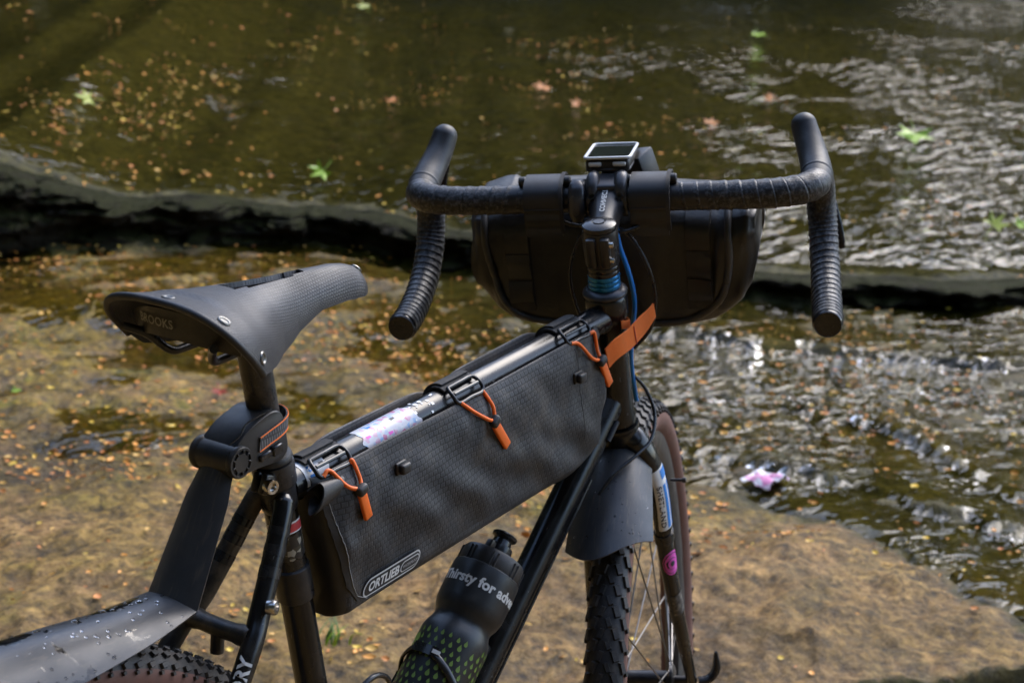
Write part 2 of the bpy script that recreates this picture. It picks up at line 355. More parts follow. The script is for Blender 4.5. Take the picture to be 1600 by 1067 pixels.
def grid_obj(name, X, Y, Z, mat, keep=None, attrs=None):
    nu, nv = X.shape; me = bpy.data.meshes.new(name); idx = np.arange(nu*nv).reshape(nu, nv)
    Q = np.stack([idx[:-1, :-1], idx[:-1, 1:], idx[1:, 1:], idx[1:, :-1]], -1)
    if keep is not None:
        kq = keep[:-1, :-1] | keep[1:, :-1] | keep[:-1, 1:] | keep[1:, 1:]; Q = Q[kq]
    Q = Q.reshape(-1, 4); V = np.stack([X, Y, Z], -1).reshape(-1, 3)
    if keep is not None:
        used = np.unique(Q); remap = np.full(len(V), -1); remap[used] = np.arange(len(used)); V = V[used]; Q = remap[Q]
    else: used = np.arange(len(V))
    me.vertices.add(len(V)); me.vertices.foreach_set('co', V.astype(np.float32).ravel())
    me.loops.add(Q.size); me.loops.foreach_set('vertex_index', Q.astype(np.int32).ravel())
    me.polygons.add(len(Q)); me.polygons.foreach_set('loop_start', np.arange(0, Q.size, 4, dtype=np.int32)); me.polygons.foreach_set('use_smooth', np.ones(len(Q), bool))
    me.update(calc_edges=True)
    for k, a in (attrs or {}).items():
        at = me.attributes.new(k, 'FLOAT', 'POINT'); at.data.foreach_set('value', a.reshape(-1)[used].astype(np.float32))
    me.materials.append(mat); o = bpy.data.objects.new(name, me); COL.objects.link(o); return o

def rock_mat():
    m, nt, bs, L = new_mat('stream_rock')
    def attr(n): a = N(nt, 'ShaderNodeAttribute'); a.attribute_name = n; return a.outputs['Fac']
    n1 = noise_tex(nt, 2.2, 8, .62); n2 = noise_tex(nt, 9, 8, .7); n3 = noise_tex(nt, 45, 6, .7); n4 = noise_tex(nt, 1.3, 6, .6, dist=.8)
    c = mixc(nt, ramp(nt, n2, [(.35, 0), (.65, 1)]), (.085, .056, .026), (.33, .215, .10))
    c = mixc(nt, ramp(nt, n3, [(.45, 0), (.62, .7)]), c, (.44, .315, .16))
    c = mixc(nt, ramp(nt, n3, [(.34, .8), (.45, 0)]), c, (.05, .038, .024))
    c = mixc(nt, ramp(nt, n1, [(.50, 0), (.60, .5)]), c, mixc(nt, n2, (.08, .064, .045), (.22, .175, .125)))
    al = N(nt, 'ShaderNodeMath', operation='MULTIPLY'); L.new(ramp(nt, noise_tex(nt, 3.1, 9, .72), [(.40, 0), (.56, 1)]), al.inputs[0]); L.new(attr('algae'), al.inputs[1])
    alc = mixc(nt, ramp(nt, n3, [(.35, 0), (.65, 1)]), (.045, .038, .005), (.46, .35, .05))
    c = mixc(nt, al.outputs[0], c, alc)
    mo = N(nt, 'ShaderNodeMath', operation='MULTIPLY'); L.new(ramp(nt, noise_tex(nt, 5.3, 8, .7), [(.54, 0), (.64, .85)]), mo.inputs[0]); L.new(attr('algae'), mo.inputs[1])
    c = mixc(nt, mo.outputs[0], c, mixc(nt, ramp(nt, n3, [(.35, 0), (.65, 1)]), (.025, .04, .003), (.27, .28, .014)))
    al2 = ramp(nt, noise_tex(nt, 14, 6, .75), [(.56, 0), (.66, .8)]); c = mixc(nt, al2, c, (.035, .03, .016))
    c = mixc(nt, 1., c, ramp(nt, noise_tex(nt, 24, 9, .82), [(.34, .28), (.50, .95), (.66, 1.6)]), 'MULTIPLY')
    wv = N(nt, 'ShaderNodeTexVoronoi', Scale=4.2, feature='DISTANCE_TO_EDGE'); wm = N(nt, 'ShaderNodeVectorMath', operation='ADD'); L.new(nt.nodes['TC'].outputs['Object'], wm.inputs[0])
    wn = N(nt, 'ShaderNodeTexNoise', Scale=3.5, Detail=6); L.new(nt.nodes['TC'].outputs['Object'], wn.inputs['Vector']); ws = N(nt, 'ShaderNodeVectorMath', operation='SCALE'); ws.inputs[3].default_value = .55; L.new(wn.outputs['Color'], ws.inputs[0]); L.new(ws.outputs[0], wm.inputs[1]); L.new(wm.outputs[0], wv.inputs['Vector'])
    ck = N(nt, 'ShaderNodeMath', operation='MULTIPLY'); L.new(ramp(nt, wv.outputs['Distance'], [(.0, 1), (.022, 0)]), ck.inputs[0]); L.new(ramp(nt, noise_tex(nt, 2.6, 4), [(.46, 0), (.56, .85)]), ck.inputs[1])
    c = mixc(nt, ck.outputs[0], c, (.018, .014, .008)); c = mixc(nt, 1., c, ramp(nt, noise_tex(nt, 1.7, 6, .65), [(.36, .50), (.5, 1.0), (.62, 1.45)]), 'MULTIPLY'); c = mixc(nt, 1., c, (1.16, .98, .70), 'MULTIPLY'); wt = attr('wet')
    c = mixc(nt, wt, c, mixc(nt, .36, c, (.012, .011, .006)))
    c = mixc(nt, attr('silt_and_shade'), c, mixc(nt, ramp(nt, noise_tex(nt, 17, 7, .78), [(.36, 0), (.64, 1)]), (.006, .007, .0015), (.100, .088, .015)))
    L.new(c, bs.inputs['Base Color']); bs.inputs['Specular IOR Level'].default_value = .35
    r = N(nt, 'ShaderNodeMapRange'); r.inputs[3].default_value = .78; r.inputs[4].default_value = .30; L.new(wt, r.inputs[0]); L.new(mixc(nt, attr('silt_and_shade'), r.outputs[0], (.7, .7, .7)), bs.inputs['Roughness'])
    b0 = bump(nt, bs, n2, .6, .05); b1 = bump(nt, bs, n3, .8, .022, b0); bump(nt, bs, noise_tex(nt, 170, 4, .7), .6, .004, b1)
    return m
def water_mat():
    m, nt, bs, L = new_mat('stream_water'); nt.nodes.remove(bs); out = nt.nodes['Material Output']
    tc = N(nt, 'ShaderNodeTexCoord'); tc.name = 'TC'; mp = N(nt, 'ShaderNodeMapping'); mp.inputs['Rotation'].default_value = (0, 0, -YAW); mp.inputs['Scale'].default_value = (.75, 1.25, 1); L.new(tc.outputs['Object'], mp.inputs[0])
    mp2 = N(nt, 'ShaderNodeMapping'); mp2.inputs['Rotation'].default_value = (0, 0, -YAW); mp2.inputs['Scale'].default_value = (.6, 1.7, 1); L.new(tc.outputs['Object'], mp2.inputs[0])
    fa_ = N(nt, 'ShaderNodeAttribute'); fa_.attribute_name = 'farther'
    h1 = mixc(nt, fa_.outputs['Fac'], noise_tex(nt, 10, 2, .5, mp.outputs[0], .5), mixc(nt, 1., noise_tex(nt, 7.5, 2, .55, mp2.outputs[0], .7), (1.5, 1.5, 1.5), 'MULTIPLY')); h2 = noise_tex(nt, 24, 2, .5, mp.outputs[0], .4)
    a = N(nt, 'ShaderNodeAttribute'); a.attribute_name = 'ripple'
    b1 = N(nt, 'ShaderNodeBump', Distance=.16); L.new(a.outputs['Fac'], b1.inputs['Strength']); L.new(h1, b1.inputs['Height'])
    b2 = N(nt, 'ShaderNodeBump', Distance=.014); L.new(a.outputs['Fac'], b2.inputs['Strength']); L.new(h2, b2.inputs['Height']); L.new(b1.outputs[0], b2.inputs['Normal'])
    fr = N(nt, 'ShaderNodeFresnel', IOR=1.33); L.new(b2.outputs[0], fr.inputs['Normal'])
    tr = N(nt, 'ShaderNodeBsdfTransparent'); tr.inputs[0].default_value = (.84, .80, .46, 1)
    gl = N(nt, 'ShaderNodeBsdfGlossy', Roughness=.03); L.new(b2.outputs[0], gl.inputs['Normal'])
    mx = N(nt, 'ShaderNodeMixShader'); L.new(fr.outputs[0], mx.inputs[0]); L.new(tr.outputs[0], mx.inputs[1]); L.new(gl.outputs[0], mx.inputs[2]); L.new(mx.outputs[0], out.inputs['Surface'])
    return m
E_ = D-ledge_d(S_)
film = Zw-Zr
wetness = np.maximum(smooth01(film, -.050, -.004), .30)
wetness = np.maximum(wetness, smooth01(E_, -.10, 0)*smooth01(E_, .6, .2))
algae = np.clip(.24+.75*smooth01(D+.25*fbm(D*2, S_*2, 3), 3.35, 4.3)+.25*fbm(D*1.2, S_*1.2, 3)+.2*(S_ < -.2)+.6*smooth01(S_, .2, .6)*smooth01(film, -.02, .0), 0, 1)
silt_and_shade = np.clip(.92*smooth01(S_+.3*(D-4.2), .0, .45)*smooth01(film, -.022, .0)*(E_ < 0)*np.clip(.95+.7*fbm(D*1.5, S_*1.5, 3), 0, 1)+.95*smooth01(E_, -.02, .25)+.92*smooth01(E_, -.20, -.06)*smooth01(E_, .24, .08), 0, .97)  # dark bed silt; the last term paints shade onto the ledge face
_sl = np.abs(np.gradient(Zl, axis=0)/np.gradient(D, axis=0)); silt_and_shade = np.maximum(silt_and_shade, .9*smooth01(_sl, .35, .8)*(D > 2.75))  # steep faces darkened in colour as well, standing in for shade
X, Y = W2(D, S_)
bed = tag(grid_obj('streambed', X, Y, Zr, rock_mat(), attrs=dict(wet=wetness, algae=algae, silt_and_shade=silt_and_shade)), 'wet brown and olive rock bed of the stream', kind='structure')
patch = fbm(D*.9+41, S_*1.1, 3)+.35*fbm(D*2.6, S_*2.6, 2)
rip = .08+.40*smooth01(patch+.42*smooth01(S_, -.6, 1.1)-.12*(E_ > 0)-.10, .0, .36)*np.where(E_ > 0, .55, 1.)
rip = rip*(.6+.4*smooth01(S_, -1.6, -.1))+.09
steep = np.abs(np.gradient(Zl, axis=0)/np.gradient(D, axis=0)) > .42
kp = (film > -.006) & (D > 2.5) & ~steep & ~((E_ > -.05) & (E_ < .27))
st_ = (slice(None, None, 2), slice(None, None, 2))
water = tag(grid_obj('water', X[st_], Y[st_], Zw[st_], water_mat(), keep=kp[st_], attrs=dict(ripple=rip[st_], farther=smooth01(E_, -.2, 1.5)[st_])), 'shallow rippling stream water running over the rock', kind='structure')

def bed_z(d, s):
    i = np.clip(np.searchsorted(dl, d)-1, 0, len(dl)-2); j = np.clip(np.searchsorted(sl, s)-1, 0, len(sl)-2)
    return float(max(Zr[i:i+2, j:j+2].max(), Zw[i:i+2, j:j+2].max()))
# ledges: undercut strata faces along the steps
def strata(name, label, sv, dline, hfun, zfoot, back=.30, undercut=.07, seed=0, nv=46, lip=.05):
    prof = np.array([(back, 1.00), (.20*back/.3, 1.01), (.10, 1.00), (.04, .985), (0, .94), (-.012, .86), (0, .74), (.5*undercut, .60), (undercut, .42), (undercut*1.05, .22), (undercut*.6, .06), (.0, -.10), (-.05, -.25)])
    t = np.linspace(0, len(prof)-1, nv); pe = np.interp(t, np.arange(len(prof)), prof[:, 0]); pz = np.interp(t, np.arange(len(prof)), prof[:, 1])
    Vv = np.zeros((len(sv), nv, 3)); dd = dline(sv); zz = zfoot(dd-.12, sv); hh = np.maximum(zfoot(dd+.17, sv)-zz+.014, .03)
    for i, s in enumerate(sv):
        for j in range(nv):
            z = zz[i]+hh[i]*pz[j]; face = 1-smooth01(np.array(pe[j]), .08, back*.8); e = pe[j]
            n = mnoise.fractal(Vector((s*2.3, z*9+seed, e*2)), 1., 2., 4)*.07+mnoise.noise(Vector((s*6, z*34, seed+3.)))*.03+mnoise.fractal(Vector((s*21, z*30, e*20+seed)), 1., 2., 3)*.010
            n += .055*(mnoise.cell(Vector((s*6+mnoise.noise(Vector((s*9, z*9, seed))), z*19, seed)))-.5)+.026*(mnoise.cell(Vector((s*17+2*mnoise.noise(Vector((s*5, z*9, seed))), z*46, seed+3)))-.5)
            sc = min(1., hh[i]/.12); top_ = 1-float(smooth01(np.array(t[j]), 6., 9.))
            n += top_*(.075*mnoise.fractal(Vector((s*3.4, seed+.5, 0)), 1., 2., 4)+.03*mnoise.noise(Vector((s*17, seed, 4.))))+(1-top_)*.05*mnoise.fractal(Vector((s*5, seed+7, 2.)), 1., 2., 3)
            d = dd[i]+e*(.45+.55*sc)+n*float(face)*(.35+.65*sc)
            zt = z+.010*mnoise.fractal(Vector((s*9, d*9, seed+1.)), 1., 2., 3)*(.4+.6*sc)-.006*(j == 0)
            if j < 3: zt = max(zt, float(low(np.array(d), np.array(s)))-.004-.02*(j == 0))
            Vv[i, j] = (*W2(d, s), zt)
    o = grid_obj(name, Vv[..., 0], Vv[..., 1], Vv[..., 2], ledge_mat); return tag(o, label, kind='structure')
def ledge_rock():
    m, nt, bs, L = new_mat('ledge_rock'); n2 = noise_tex(nt, 11, 7, .7); n3 = noise_tex(nt, 60, 6, .7)
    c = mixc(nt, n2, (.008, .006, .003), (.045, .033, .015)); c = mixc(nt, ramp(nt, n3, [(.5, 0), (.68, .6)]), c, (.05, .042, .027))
    geo = N(nt, 'ShaderNodeNewGeometry'); sp = N(nt, 'ShaderNodeSeparateXYZ'); L.new(geo.outputs['Normal'], sp.inputs[0])
    moss = N(nt, 'ShaderNodeMath', operation='MULTIPLY'); L.new(ramp(nt, sp.outputs[2], [(.1, 0), (.6, 1)]), moss.inputs[0]); L.new(ramp(nt, noise_tex(nt, 6, 7, .7), [(.32, 0), (.5, .95)]), moss.inputs[1])
    c = mixc(nt, moss.outputs[0], c, mixc(nt, n3, (.014, .018, .003), (.06, .06, .009))); L.new(c, bs.inputs['Base Color']); bs.inputs['Roughness'].default_value = .8; bs.inputs['Specular IOR Level'].default_value = .2
    b0 = bump(nt, bs, n2, 1., .07); bump(nt, bs, n3, 1., .03, b0); return m
ledge_mat = ledge_rock()
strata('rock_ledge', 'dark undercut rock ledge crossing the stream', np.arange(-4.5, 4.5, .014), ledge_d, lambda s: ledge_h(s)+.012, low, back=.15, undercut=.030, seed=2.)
# outer banks
def bank_mat():
    m, nt, bs, L = new_mat('bank_soil'); c = mixc(nt, noise_tex(nt, .8, 8, .7), (.03, .035, .012), (.10, .08, .045)); L.new(c, bs.inputs['Base Color']); bs.inputs['Roughness'].default_value = .9
    bump(nt, bs, noise_tex(nt, 6, 6), .8, .1); return m
db, sb = np.meshgrid(np.linspace(-60, 90, 151), np.linspace(-75, 75, 151), indexing='ij')
def bank_z(d, s):
    openr = smooth01(s, 3., 9.)
    far = 2.2*smooth01(d, 13.6, 16.5)+np.maximum(d-15.5, 0)*(.34*(1-openr)+.10*openr)
    lft = 2.2*smooth01(-s, 6.8, 10)+np.maximum(-s-9, 0)*.55
    bck = 2.0*smooth01(-d, 2.6, 5)+np.maximum(-d-4, 0)*.55
    rgt = 1.0*smooth01(s, 9.5, 13)
    return -.7+np.minimum(np.maximum.reduce([far, lft, bck, rgt]), 14)
zb = bank_z(db, sb)+.5*fbm(db*.2, sb*.2, 3)*smooth01(np.maximum.reduce([np.abs(sb)-6, db-13, -db-2]), 0, 3)
xb, yb = W2(db, sb)
tag(grid_obj('ground', xb, yb, zb, bank_mat()), 'dark earthy stream banks', kind='structure')
def leaf_mat(name, c1, c2, trans=.3):
    m, nt, bs, L = new_mat(name); c = mixc(nt, noise_tex(nt, 1.1, 5, .7), c1, c2); L.new(c, bs.inputs['Base Color']); bs.inputs['Roughness'].default_value = .55
    return m
M['foliage'] = leaf_mat('wood_foliage', (.020, .034, .008), (.060, .075, .016))
M['bark'] = surf('wood_bark', (.06, .048, .035), .9, vscale=6, var=.5)
def wood():
    g = G(); pos = []
    for k in range(17): pos.append((15.8+rng.uniform(0, 2.5), -19+k*1.35+rng.uniform(-.5, .5), rng.uniform(5, 6.5)))
    for k in range(12): pos.append((20+rng.uniform(0, 3), -20+k*2.0+rng.uniform(-.6, .6), rng.uniform(6, 7.5)))
    for k in range(8): pos.append((-2+k*2.1+rng.uniform(-.6, .6), -9.6-rng.uniform(0, 2), rng.uniform(8, 11)))
    for k in range(10): pos.append((-5.2-rng.uniform(0, 2), -9+k*2.0+rng.uniform(-.6, .6), rng.uniform(8, 11)))  # unseen rear row, and the left one, added tall to cut light
    for k in range(14): pos.append((25+rng.uniform(0, 6), 5+k*1.9+rng.uniform(-.6, .6), rng.uniform(7.5, 10)))
    for d, s, h in pos:
        x, y = W2(d, s); z0 = float(bank_z(np.array(d), np.array(s)))-.2
        V, F = tube([(x, y, z0), (x+.1, y, z0+h*.4), (x+.2, y+.1, z0+h*.8)], [.22, .15, .05], 8); g.add(V, F, 1)
        n = 1900; c = rng.normal(size=(n, 3)); c /= np.linalg.norm(c, axis=1)[:, None]; lob = rng.normal(size=(9, 3)); lob /= np.linalg.norm(lob, axis=1)[:, None]
        rr = (rng.uniform(.25, 1, n)**.5)*(.62+.38*np.max(c@lob.T, axis=1)); P = c*rr[:, None]*np.array((h*.30, h*.30, h*.50))+np.array((x, y, z0+h*.52))
        A = rng.normal(size=(n, 3)); A /= np.linalg.norm(A, axis=1)[:, None]; Bv = np.cross(A, rng.normal(size=(n, 3))); Bv /= np.linalg.norm(Bv, axis=1)[:, None]; sz = rng.uniform(.18, .40, n)[:, None]
        Q = np.stack([P-A*sz, P+Bv*sz*.55, P+A*sz, P-Bv*sz*.55], 1).reshape(-1, 3); g.add(Q, [(4*i, 4*i+1, 4*i+2, 4*i+3) for i in range(n)], 0)
    o = obj('woodland', g, [M['foliage'], M['bark']], smooth=False); return tag(o, 'dark green wood along the stream banks, with unseen trees added behind to cut light', 'woodland', kind='stuff')
wood()

# ------------------------------------------------------------------ the bicycle (x forward, y left, z up; steering parts x forward, y left, z along the steerer)
LEAN = Matrix.Rotation(rad(1.2255), 4, 'X')
HA, STEER = rad(72.537), rad(24.115)
HTOP = Vector((.3789, 0, .8855)); HLEN, FORKL, FOFF, RW = .1614, .4089, .0477, .3543
_ax = Vector((-math.cos(HA), 0, math.sin(HA))); _f = Vector((math.sin(HA), 0, math.cos(HA)))
_R = Matrix.Rotation(STEER, 3, _ax); _a2, _f2, _l2 = _ax, _R @ _f, _R @ Vector((0, 1, 0))
MS = Matrix(((_f2.x, _l2.x, _a2.x, HTOP.x), (_f2.y, _l2.y, _a2.y, HTOP.y), (_f2.z, _l2.z, _a2.z, HTOP.z), (0, 0, 0, 1)))
BB = Vector((0, 0, .284)); COT = .2877
def stp(z): return Vector((-(z-.284)*COT, 0, z))
STD = (stp(1)-stp(0)).normalized()
def rig(name, label, cat, base):
    """an Empty at the thing's base; its parts keep bicycle coordinates through offset O"""
    b = Vector(base); e = empty(name, label, cat, LEAN @ Matrix.Translation(b)); return e, Matrix.Translation(-b)
bike = empty('gravel_bicycle', 'black drop bar gravel bicycle standing on the wet rock', 'bicycle', LEAN)
I4 = Matrix.Identity(4)
def bp(name, VF, mat, parent=bike, MW=I4, **k):
    g = VF if isinstance(VF, G) else G().add(*VF); return obj(name, g, mat, parent, MW, **k)
def line(a, b, n): return [Vector(a).lerp(Vector(b), i/(n-1)) for i in range(n)]

HBOT = HTOP-_ax*HLEN; DT0 = HBOT+_ax*.035
# frame
seat_tube = bp('seat_tube', tube(line(BB, stp(.800), 30), .0146, 28), M['frame'])
bp('band_clamp', lathe([(.0147, 0), (.0168, .001), (.0170, .004), (.0170, .028), (.0167, .0335), (.0147, .035)], stp(.676), STD, 32), M['black_metal'])
col = bp('seat_collar', lathe([(.0146, -.02), (.0160, -.018), (.0165, -.012), (.0166, .004), (.0185, .006), (.0187, .012), (.0187, .024), (.0183, .027), (.0142, .0275)], stp(.785), STD, 40), M['black_metal'])
g = G(); cpos = stp(.797)
for yy in (-.0045, .0045): g.add(*rbox(cpos+Vector((-.021, yy-.006, -.001)), (.013, .007, .018), Matrix.Rotation(rad(18), 3, 'Y'), .002))
bp('clamp_lug', g, M['black_metal'], col)
bo = cpos+Vector((-.0225, -.0155, -.001))
bp('bolt', lathe([(.0001, .001), (.0034, .001), (.0038, .0035), (.0062, .0038), (.0066, .003), (.0066, -.003), (.004, -.004)], bo, (-.1, -1, 0), 20), M['steel'], col)
TT0, TT1 = Vector((-.1216, 0, .7854)), Vector((.372, 0, .8575))
TTD = (TT1-TT0).normalized(); TTN = Vector((-TTD.z, 0, TTD.x))
top_tube = bp('top_tube', tube(line(TT0-TTD*.012, TT1+TTD*.02, 40), [.0152+.0022*max(0, (i-32)/8)**1.3 for i in range(40)], 32), M['frame'])
down_tube = bp('down_tube', tube(line(DT0, BB, 30), .0165, 32), M['frame'])
bp('cable_guide', tube(line(DT0.lerp(BB, .06)+Vector((.006, -.0178, .004)), DT0.lerp(BB, .1)+Vector((.006, -.0178, .004)), 4), .0032, 10), M['black_metal'])
head = bp('head_tube', lathe([(.0195, 0), (.0225, .0015), (.0225, .012), (.0205, .017), (.0205, HLEN-.032), (.0218, HLEN-.027), (.0235, HLEN-.024), (.0235, HLEN-.004), (.022, HLEN-.001), (.0195, HLEN)], HBOT, _ax, 44), M['frame'])
bp('bottom_bracket', lathe([(.019, -.035), (.021, -.034), (.021, .034), (.019, .035)], BB, (0, 1, 0), 28), M['frame'])
RA = Vector((-.42, 0, RW))
stays = {}
for sg in (1, -1):
    p = cr([(-.149, sg*.013, .783), (-.160, sg*.0195, .760), (-.195, sg*.032, .6955), (-.2235, sg*.042, .655), (-.32, sg*.058, .508), (-.416, sg*.066, .362)], 44)
    stays[sg] = bp('seat_stay', tube(p, [min(.0093, .0060+.0018*i) if i < 3 else .0093-.002*max(0, (i-25)/19) for i in range(44)], 20), M['frame' if sg < 0 else 'frame_muddy'])
    c = cr([(.0, sg*.03, .288), (-.1, sg*.045, .30), (-.3, sg*.06, .33), (-.416, sg*.066, .352)], 20); bp('chain_stay', tube(c, .0095, 16), M['frame'])
    for q in ((.757, .0003), (.742, .0003), (.728, .0003)):
        a = Vector(p[np.argmin(np.abs(p[:, 2]-q[0]))]); b = Vector(p[np.argmin(np.abs(p[:, 2]-q[0]))+1]); bp('tape_band', tube(line(a, b, 3), .0096, 20), M['gplastic'], stays[sg])
bp('stay_bridge', tube(cr([(-.210, .036, .677), (-.211, 0, .6765), (-.210, -.036, .677)], 14), [.0094]*3+[.0082]*8+[.0094]*3, 20), M['frame_muddy'])
bp('bridge_boss', lathe([(.006, -.018), (.006, 0)], (-.212, .0, .672), (0, 0, 1), 14), M['frame_muddy'])
sbp = Vector((-.199, -.0425, .7035))
sbo = bp('rack_bolt', lathe([(.0045, 0), (.0062, .001), (.0066, .004), (.0066, .0075), (.0058, .009), (.0036, .0092), (.003, .006), (.0001, .006)], sbp, (.35, -1, .1), 18), M['steel'], stays[-1])
# lettering on the right stay
sr_ = cr([(-.149, -.013, .783), (-.160, -.0195, .760), (-.195, -.032, .6955), (-.2235, -.042, .655), (-.32, -.058, .508), (-.416, -.066, .362)], 200)
ki = int(np.argmin(np.abs(sr_[:, 2]-.6480))); sp = Vector(sr_[ki]); sdv = (Vector(sr_[ki-1])-Vector(sr_[ki+1])).normalized(); sn = (LEAN.inverted() @ CAM)-sp; sn = (sn-sdv*sn.dot(sdv)).normalized(); sidev = sdv.cross(sn)
sidev = -sidev if sidev.dot(rt) > 0 else sidev
t = text2d('ORY', .0165, .0006); bp('lettering', mapped(t, lambda u, v: sp+sdv*u+(sidev*math.sin(v/.0096)+sn*math.cos(v/.0096))*.0097), M['print_white'], stays[-1], smooth=False)
# stickers on the seat tube and top tube
def tube_patch(o, ax, ref, r, a0, a1, h0, h1, n=16, m=6, edge=None):
    o = Vector(o); z = Vector(ax).normalized(); x = Vector(ref); x = (x-z*x.dot(z)).normalized(); y = z.cross(x)
    return [[o+z*(h0+(h1-h0)*j/(m-1)+(edge(i/(n-1), j/(m-1)) if edge else 0))+(x*math.cos(a0+(a1-a0)*i/(n-1))+y*math.sin(a0+(a1-a0)*i/(n-1)))*r for j in range(m)] for i in range(n)]
VB = Vector((-.75, -.66, 0))
bp('sticker', sheet(tube_patch(stp(.7), STD, VB, .01475, rad(-75), rad(95), .021, .046, 24, 8, lambda u, v: .003*mnoise.noise(Vector((u*9, v*4, 1)))), .0002), M['sticker_worn'], seat_tube)
bp('sticker_border', sheet(tube_patch(stp(.7), STD, VB, .01485, rad(-60), rad(90), .0462, .0572, 22, 4, lambda u, v: .002*math.sin(u*3)), .0002), M['sticker_white'], seat_tube)
bp('sticker_heading', sheet(tube_patch(stp(.7), STD, VB, .01500, rad(-58), rad(88), .0475, .0556, 22, 4, lambda u, v: .002*math.sin(u*3)), .0002), M['print_red'], seat_tube)
def star(o, r, nrm, upv):
    n = Vector(nrm).normalized(); u = Vector(upv); u = (u-n*u.dot(n)).normalized(); v = n.cross(u); P = [Vector(o)+(u*math.cos(k*math.pi/5)+v*math.sin(k*math.pi/5))*(r if k % 2 == 0 else r*.45) for k in range(10)]
    return P, [tuple(range(10))]
bp('sticker_star', star(stp(.742)+Vector((-.011, -.0108, 0)), .0028, (-.71, -.7, 0), (0, 0, 1)), M['print_yellow'], seat_tube, smooth=False)
TV = Vector((0, -.45, .9))
bp('sticker', sheet(tube_patch(TT0, TTD, TV, .01545, rad(-68), rad(60), .082, .158, 22, 14, lambda u, v: .006*mnoise.noise(Vector((u*6, v*2, 3)))+.012*(v > .9)*(u-.5)), .0002), M['sticker_pale'], top_tube)
bp('sticker', sheet(tube_patch(TT0, TTD, TV, .01545, rad(-85), rad(70), .000, .030, 22, 10, lambda u, v: .003*mnoise.noise(Vector((u*6, v*2, 8)))), .0002), M['sticker_white'], top_tube)
def on_tube(o, ax, ref, r):
    o = Vector(o); z = Vector(ax).normalized(); x = Vector(ref); x = (x-z*x.dot(z)).normalized(); y = z.cross(x)
    return lambda h, a: o+z*h+(x*math.cos(a/r)+y*math.sin(a/r))*r
ot = on_tube(TT0, TTD, TV, .0157)
t = text2d('STA', .013, .0006); bp('lettering', mapped(t, lambda u, v: ot(.010+v*1., .0125-u*-1.)), M['print_blue'], top_tube, smooth=False)
for k, (h, a) in enumerate(((.018, -.004), (.024, .004), (.008, -.008), (.090, .004), (.10, -.006), (.118, .010), (.13, -.002))):
    bp('sticker_mark', mapped(([(-.003, -.0016), (.003, -.0012), (.0036, .001), (-.0026, .0018)], [(0, 1, 2, 3)]), lambda u, v, h=h, a=a: ot(h+u, a+v)), M[('print_blue', 'print_dark', 'print_blue', 'print_pink', 'print_blue', 'print_pink', 'print_dark')[k]], top_tube, smooth=False)
for k in range(14):
    h = .155+.003*k+rng.uniform(-.004, .004); a = rng.uniform(-.012, .012); s_ = rng.uniform(.0008, .002)
    bp('sticker_scrap', mapped(([(-s_, -s_), (s_, -s_*.6), (s_*1.2, s_), (-s_*.7, s_)], [(0, 1, 2, 3)]), lambda u, v, h=h, a=a: ot(h+u, a+v)), M['sticker_white'], top_tube, smooth=False)
# seat post
bp('seat_post', tube(line(stp(.78), stp(.927), 12), .0136, 32), M['post'])
bp('post_head', rbox(stp(.925)+Vector((0, 0, .004)), (.04, .034, .020), None, .005, 3), M['black_metal'])

# saddle
def saddle():
    nu, nv = 84, 57; P = np.zeros((nu, nv, 3)); xn = -.0465
    for i in range(nu):
        u = (i/(nu-1))**1.35
        for j in range(nv):
            v = -1+2*j/(nv-1); av = abs(v)
            xr = -.297+.006*math.cos(v*math.pi)+.062*av**2.6
            x = xn+(xr-xn)*u
            q = (xn-x)/.25
            hw = np.interp(q, [0, .008, .025, .055, .10, .18, .32, .45, .58, .7, .82, .92, 1.05], [.0015, .0075, .0130, .0168, .0188, .0196, .0215, .0275, .041, .058, .0715, .0765, .073])
            dr = np.interp(q, [0, .008, .025, .055, .12, .3, .5, .65, .8, .92, 1.05], [.003, .009, .015, .020, .0235, .0265, .043, .050, .050, .045, .036])
            zt = np.interp(q, [0, .008, .025, .055, .10, .16, .35, .55, .75, .9, 1.0, 1.08], [.9500, .9565, .9620, .9660, .9690, .9705, .9698, .968, .9665, .9685, .9705, .9700])
            a = v*math.pi/2; y = hw*np.sign(v)*abs(math.sin(a))**.80; sag = -.0022*math.exp(-(v*4)**2)*(q < .85)
            z = zt-dr*(av**np.interp(q, [0, .4, .7, 1], [1.7, 1.5, 2.0, 2.3]))-sag
            P[i, j] = (x, y, z)
    def hole(i, j): q = (i/(nu-1))**1.35; return .32 < q < .68 and abs(j+.5-(nv-1)/2) < (2.9 if .38 < q < .62 else 1.6)
    return P, sheet(P, .0048, hole)
SP, VF = saddle()
sad = bp('saddle', VF, M['saddle'], sharp=60)
arcw = np.concatenate([np.zeros((SP.shape[0], 1)), np.cumsum(np.linalg.norm(np.diff(SP, axis=1), axis=2), axis=1)], 1); arcw = arcw-arcw[:, arcw.shape[1]//2][:, None]
cl = np.stack([SP[..., 0], arcw, 0*arcw], -1).reshape(-1, 3); cl = np.vstack([cl, cl]); at = sad.data.attributes.new('cloth', 'FLOAT_VECTOR', 'POINT'); at.data.foreach_set('vector', cl.astype(np.float32).ravel())
nv_ = SP.shape[1]
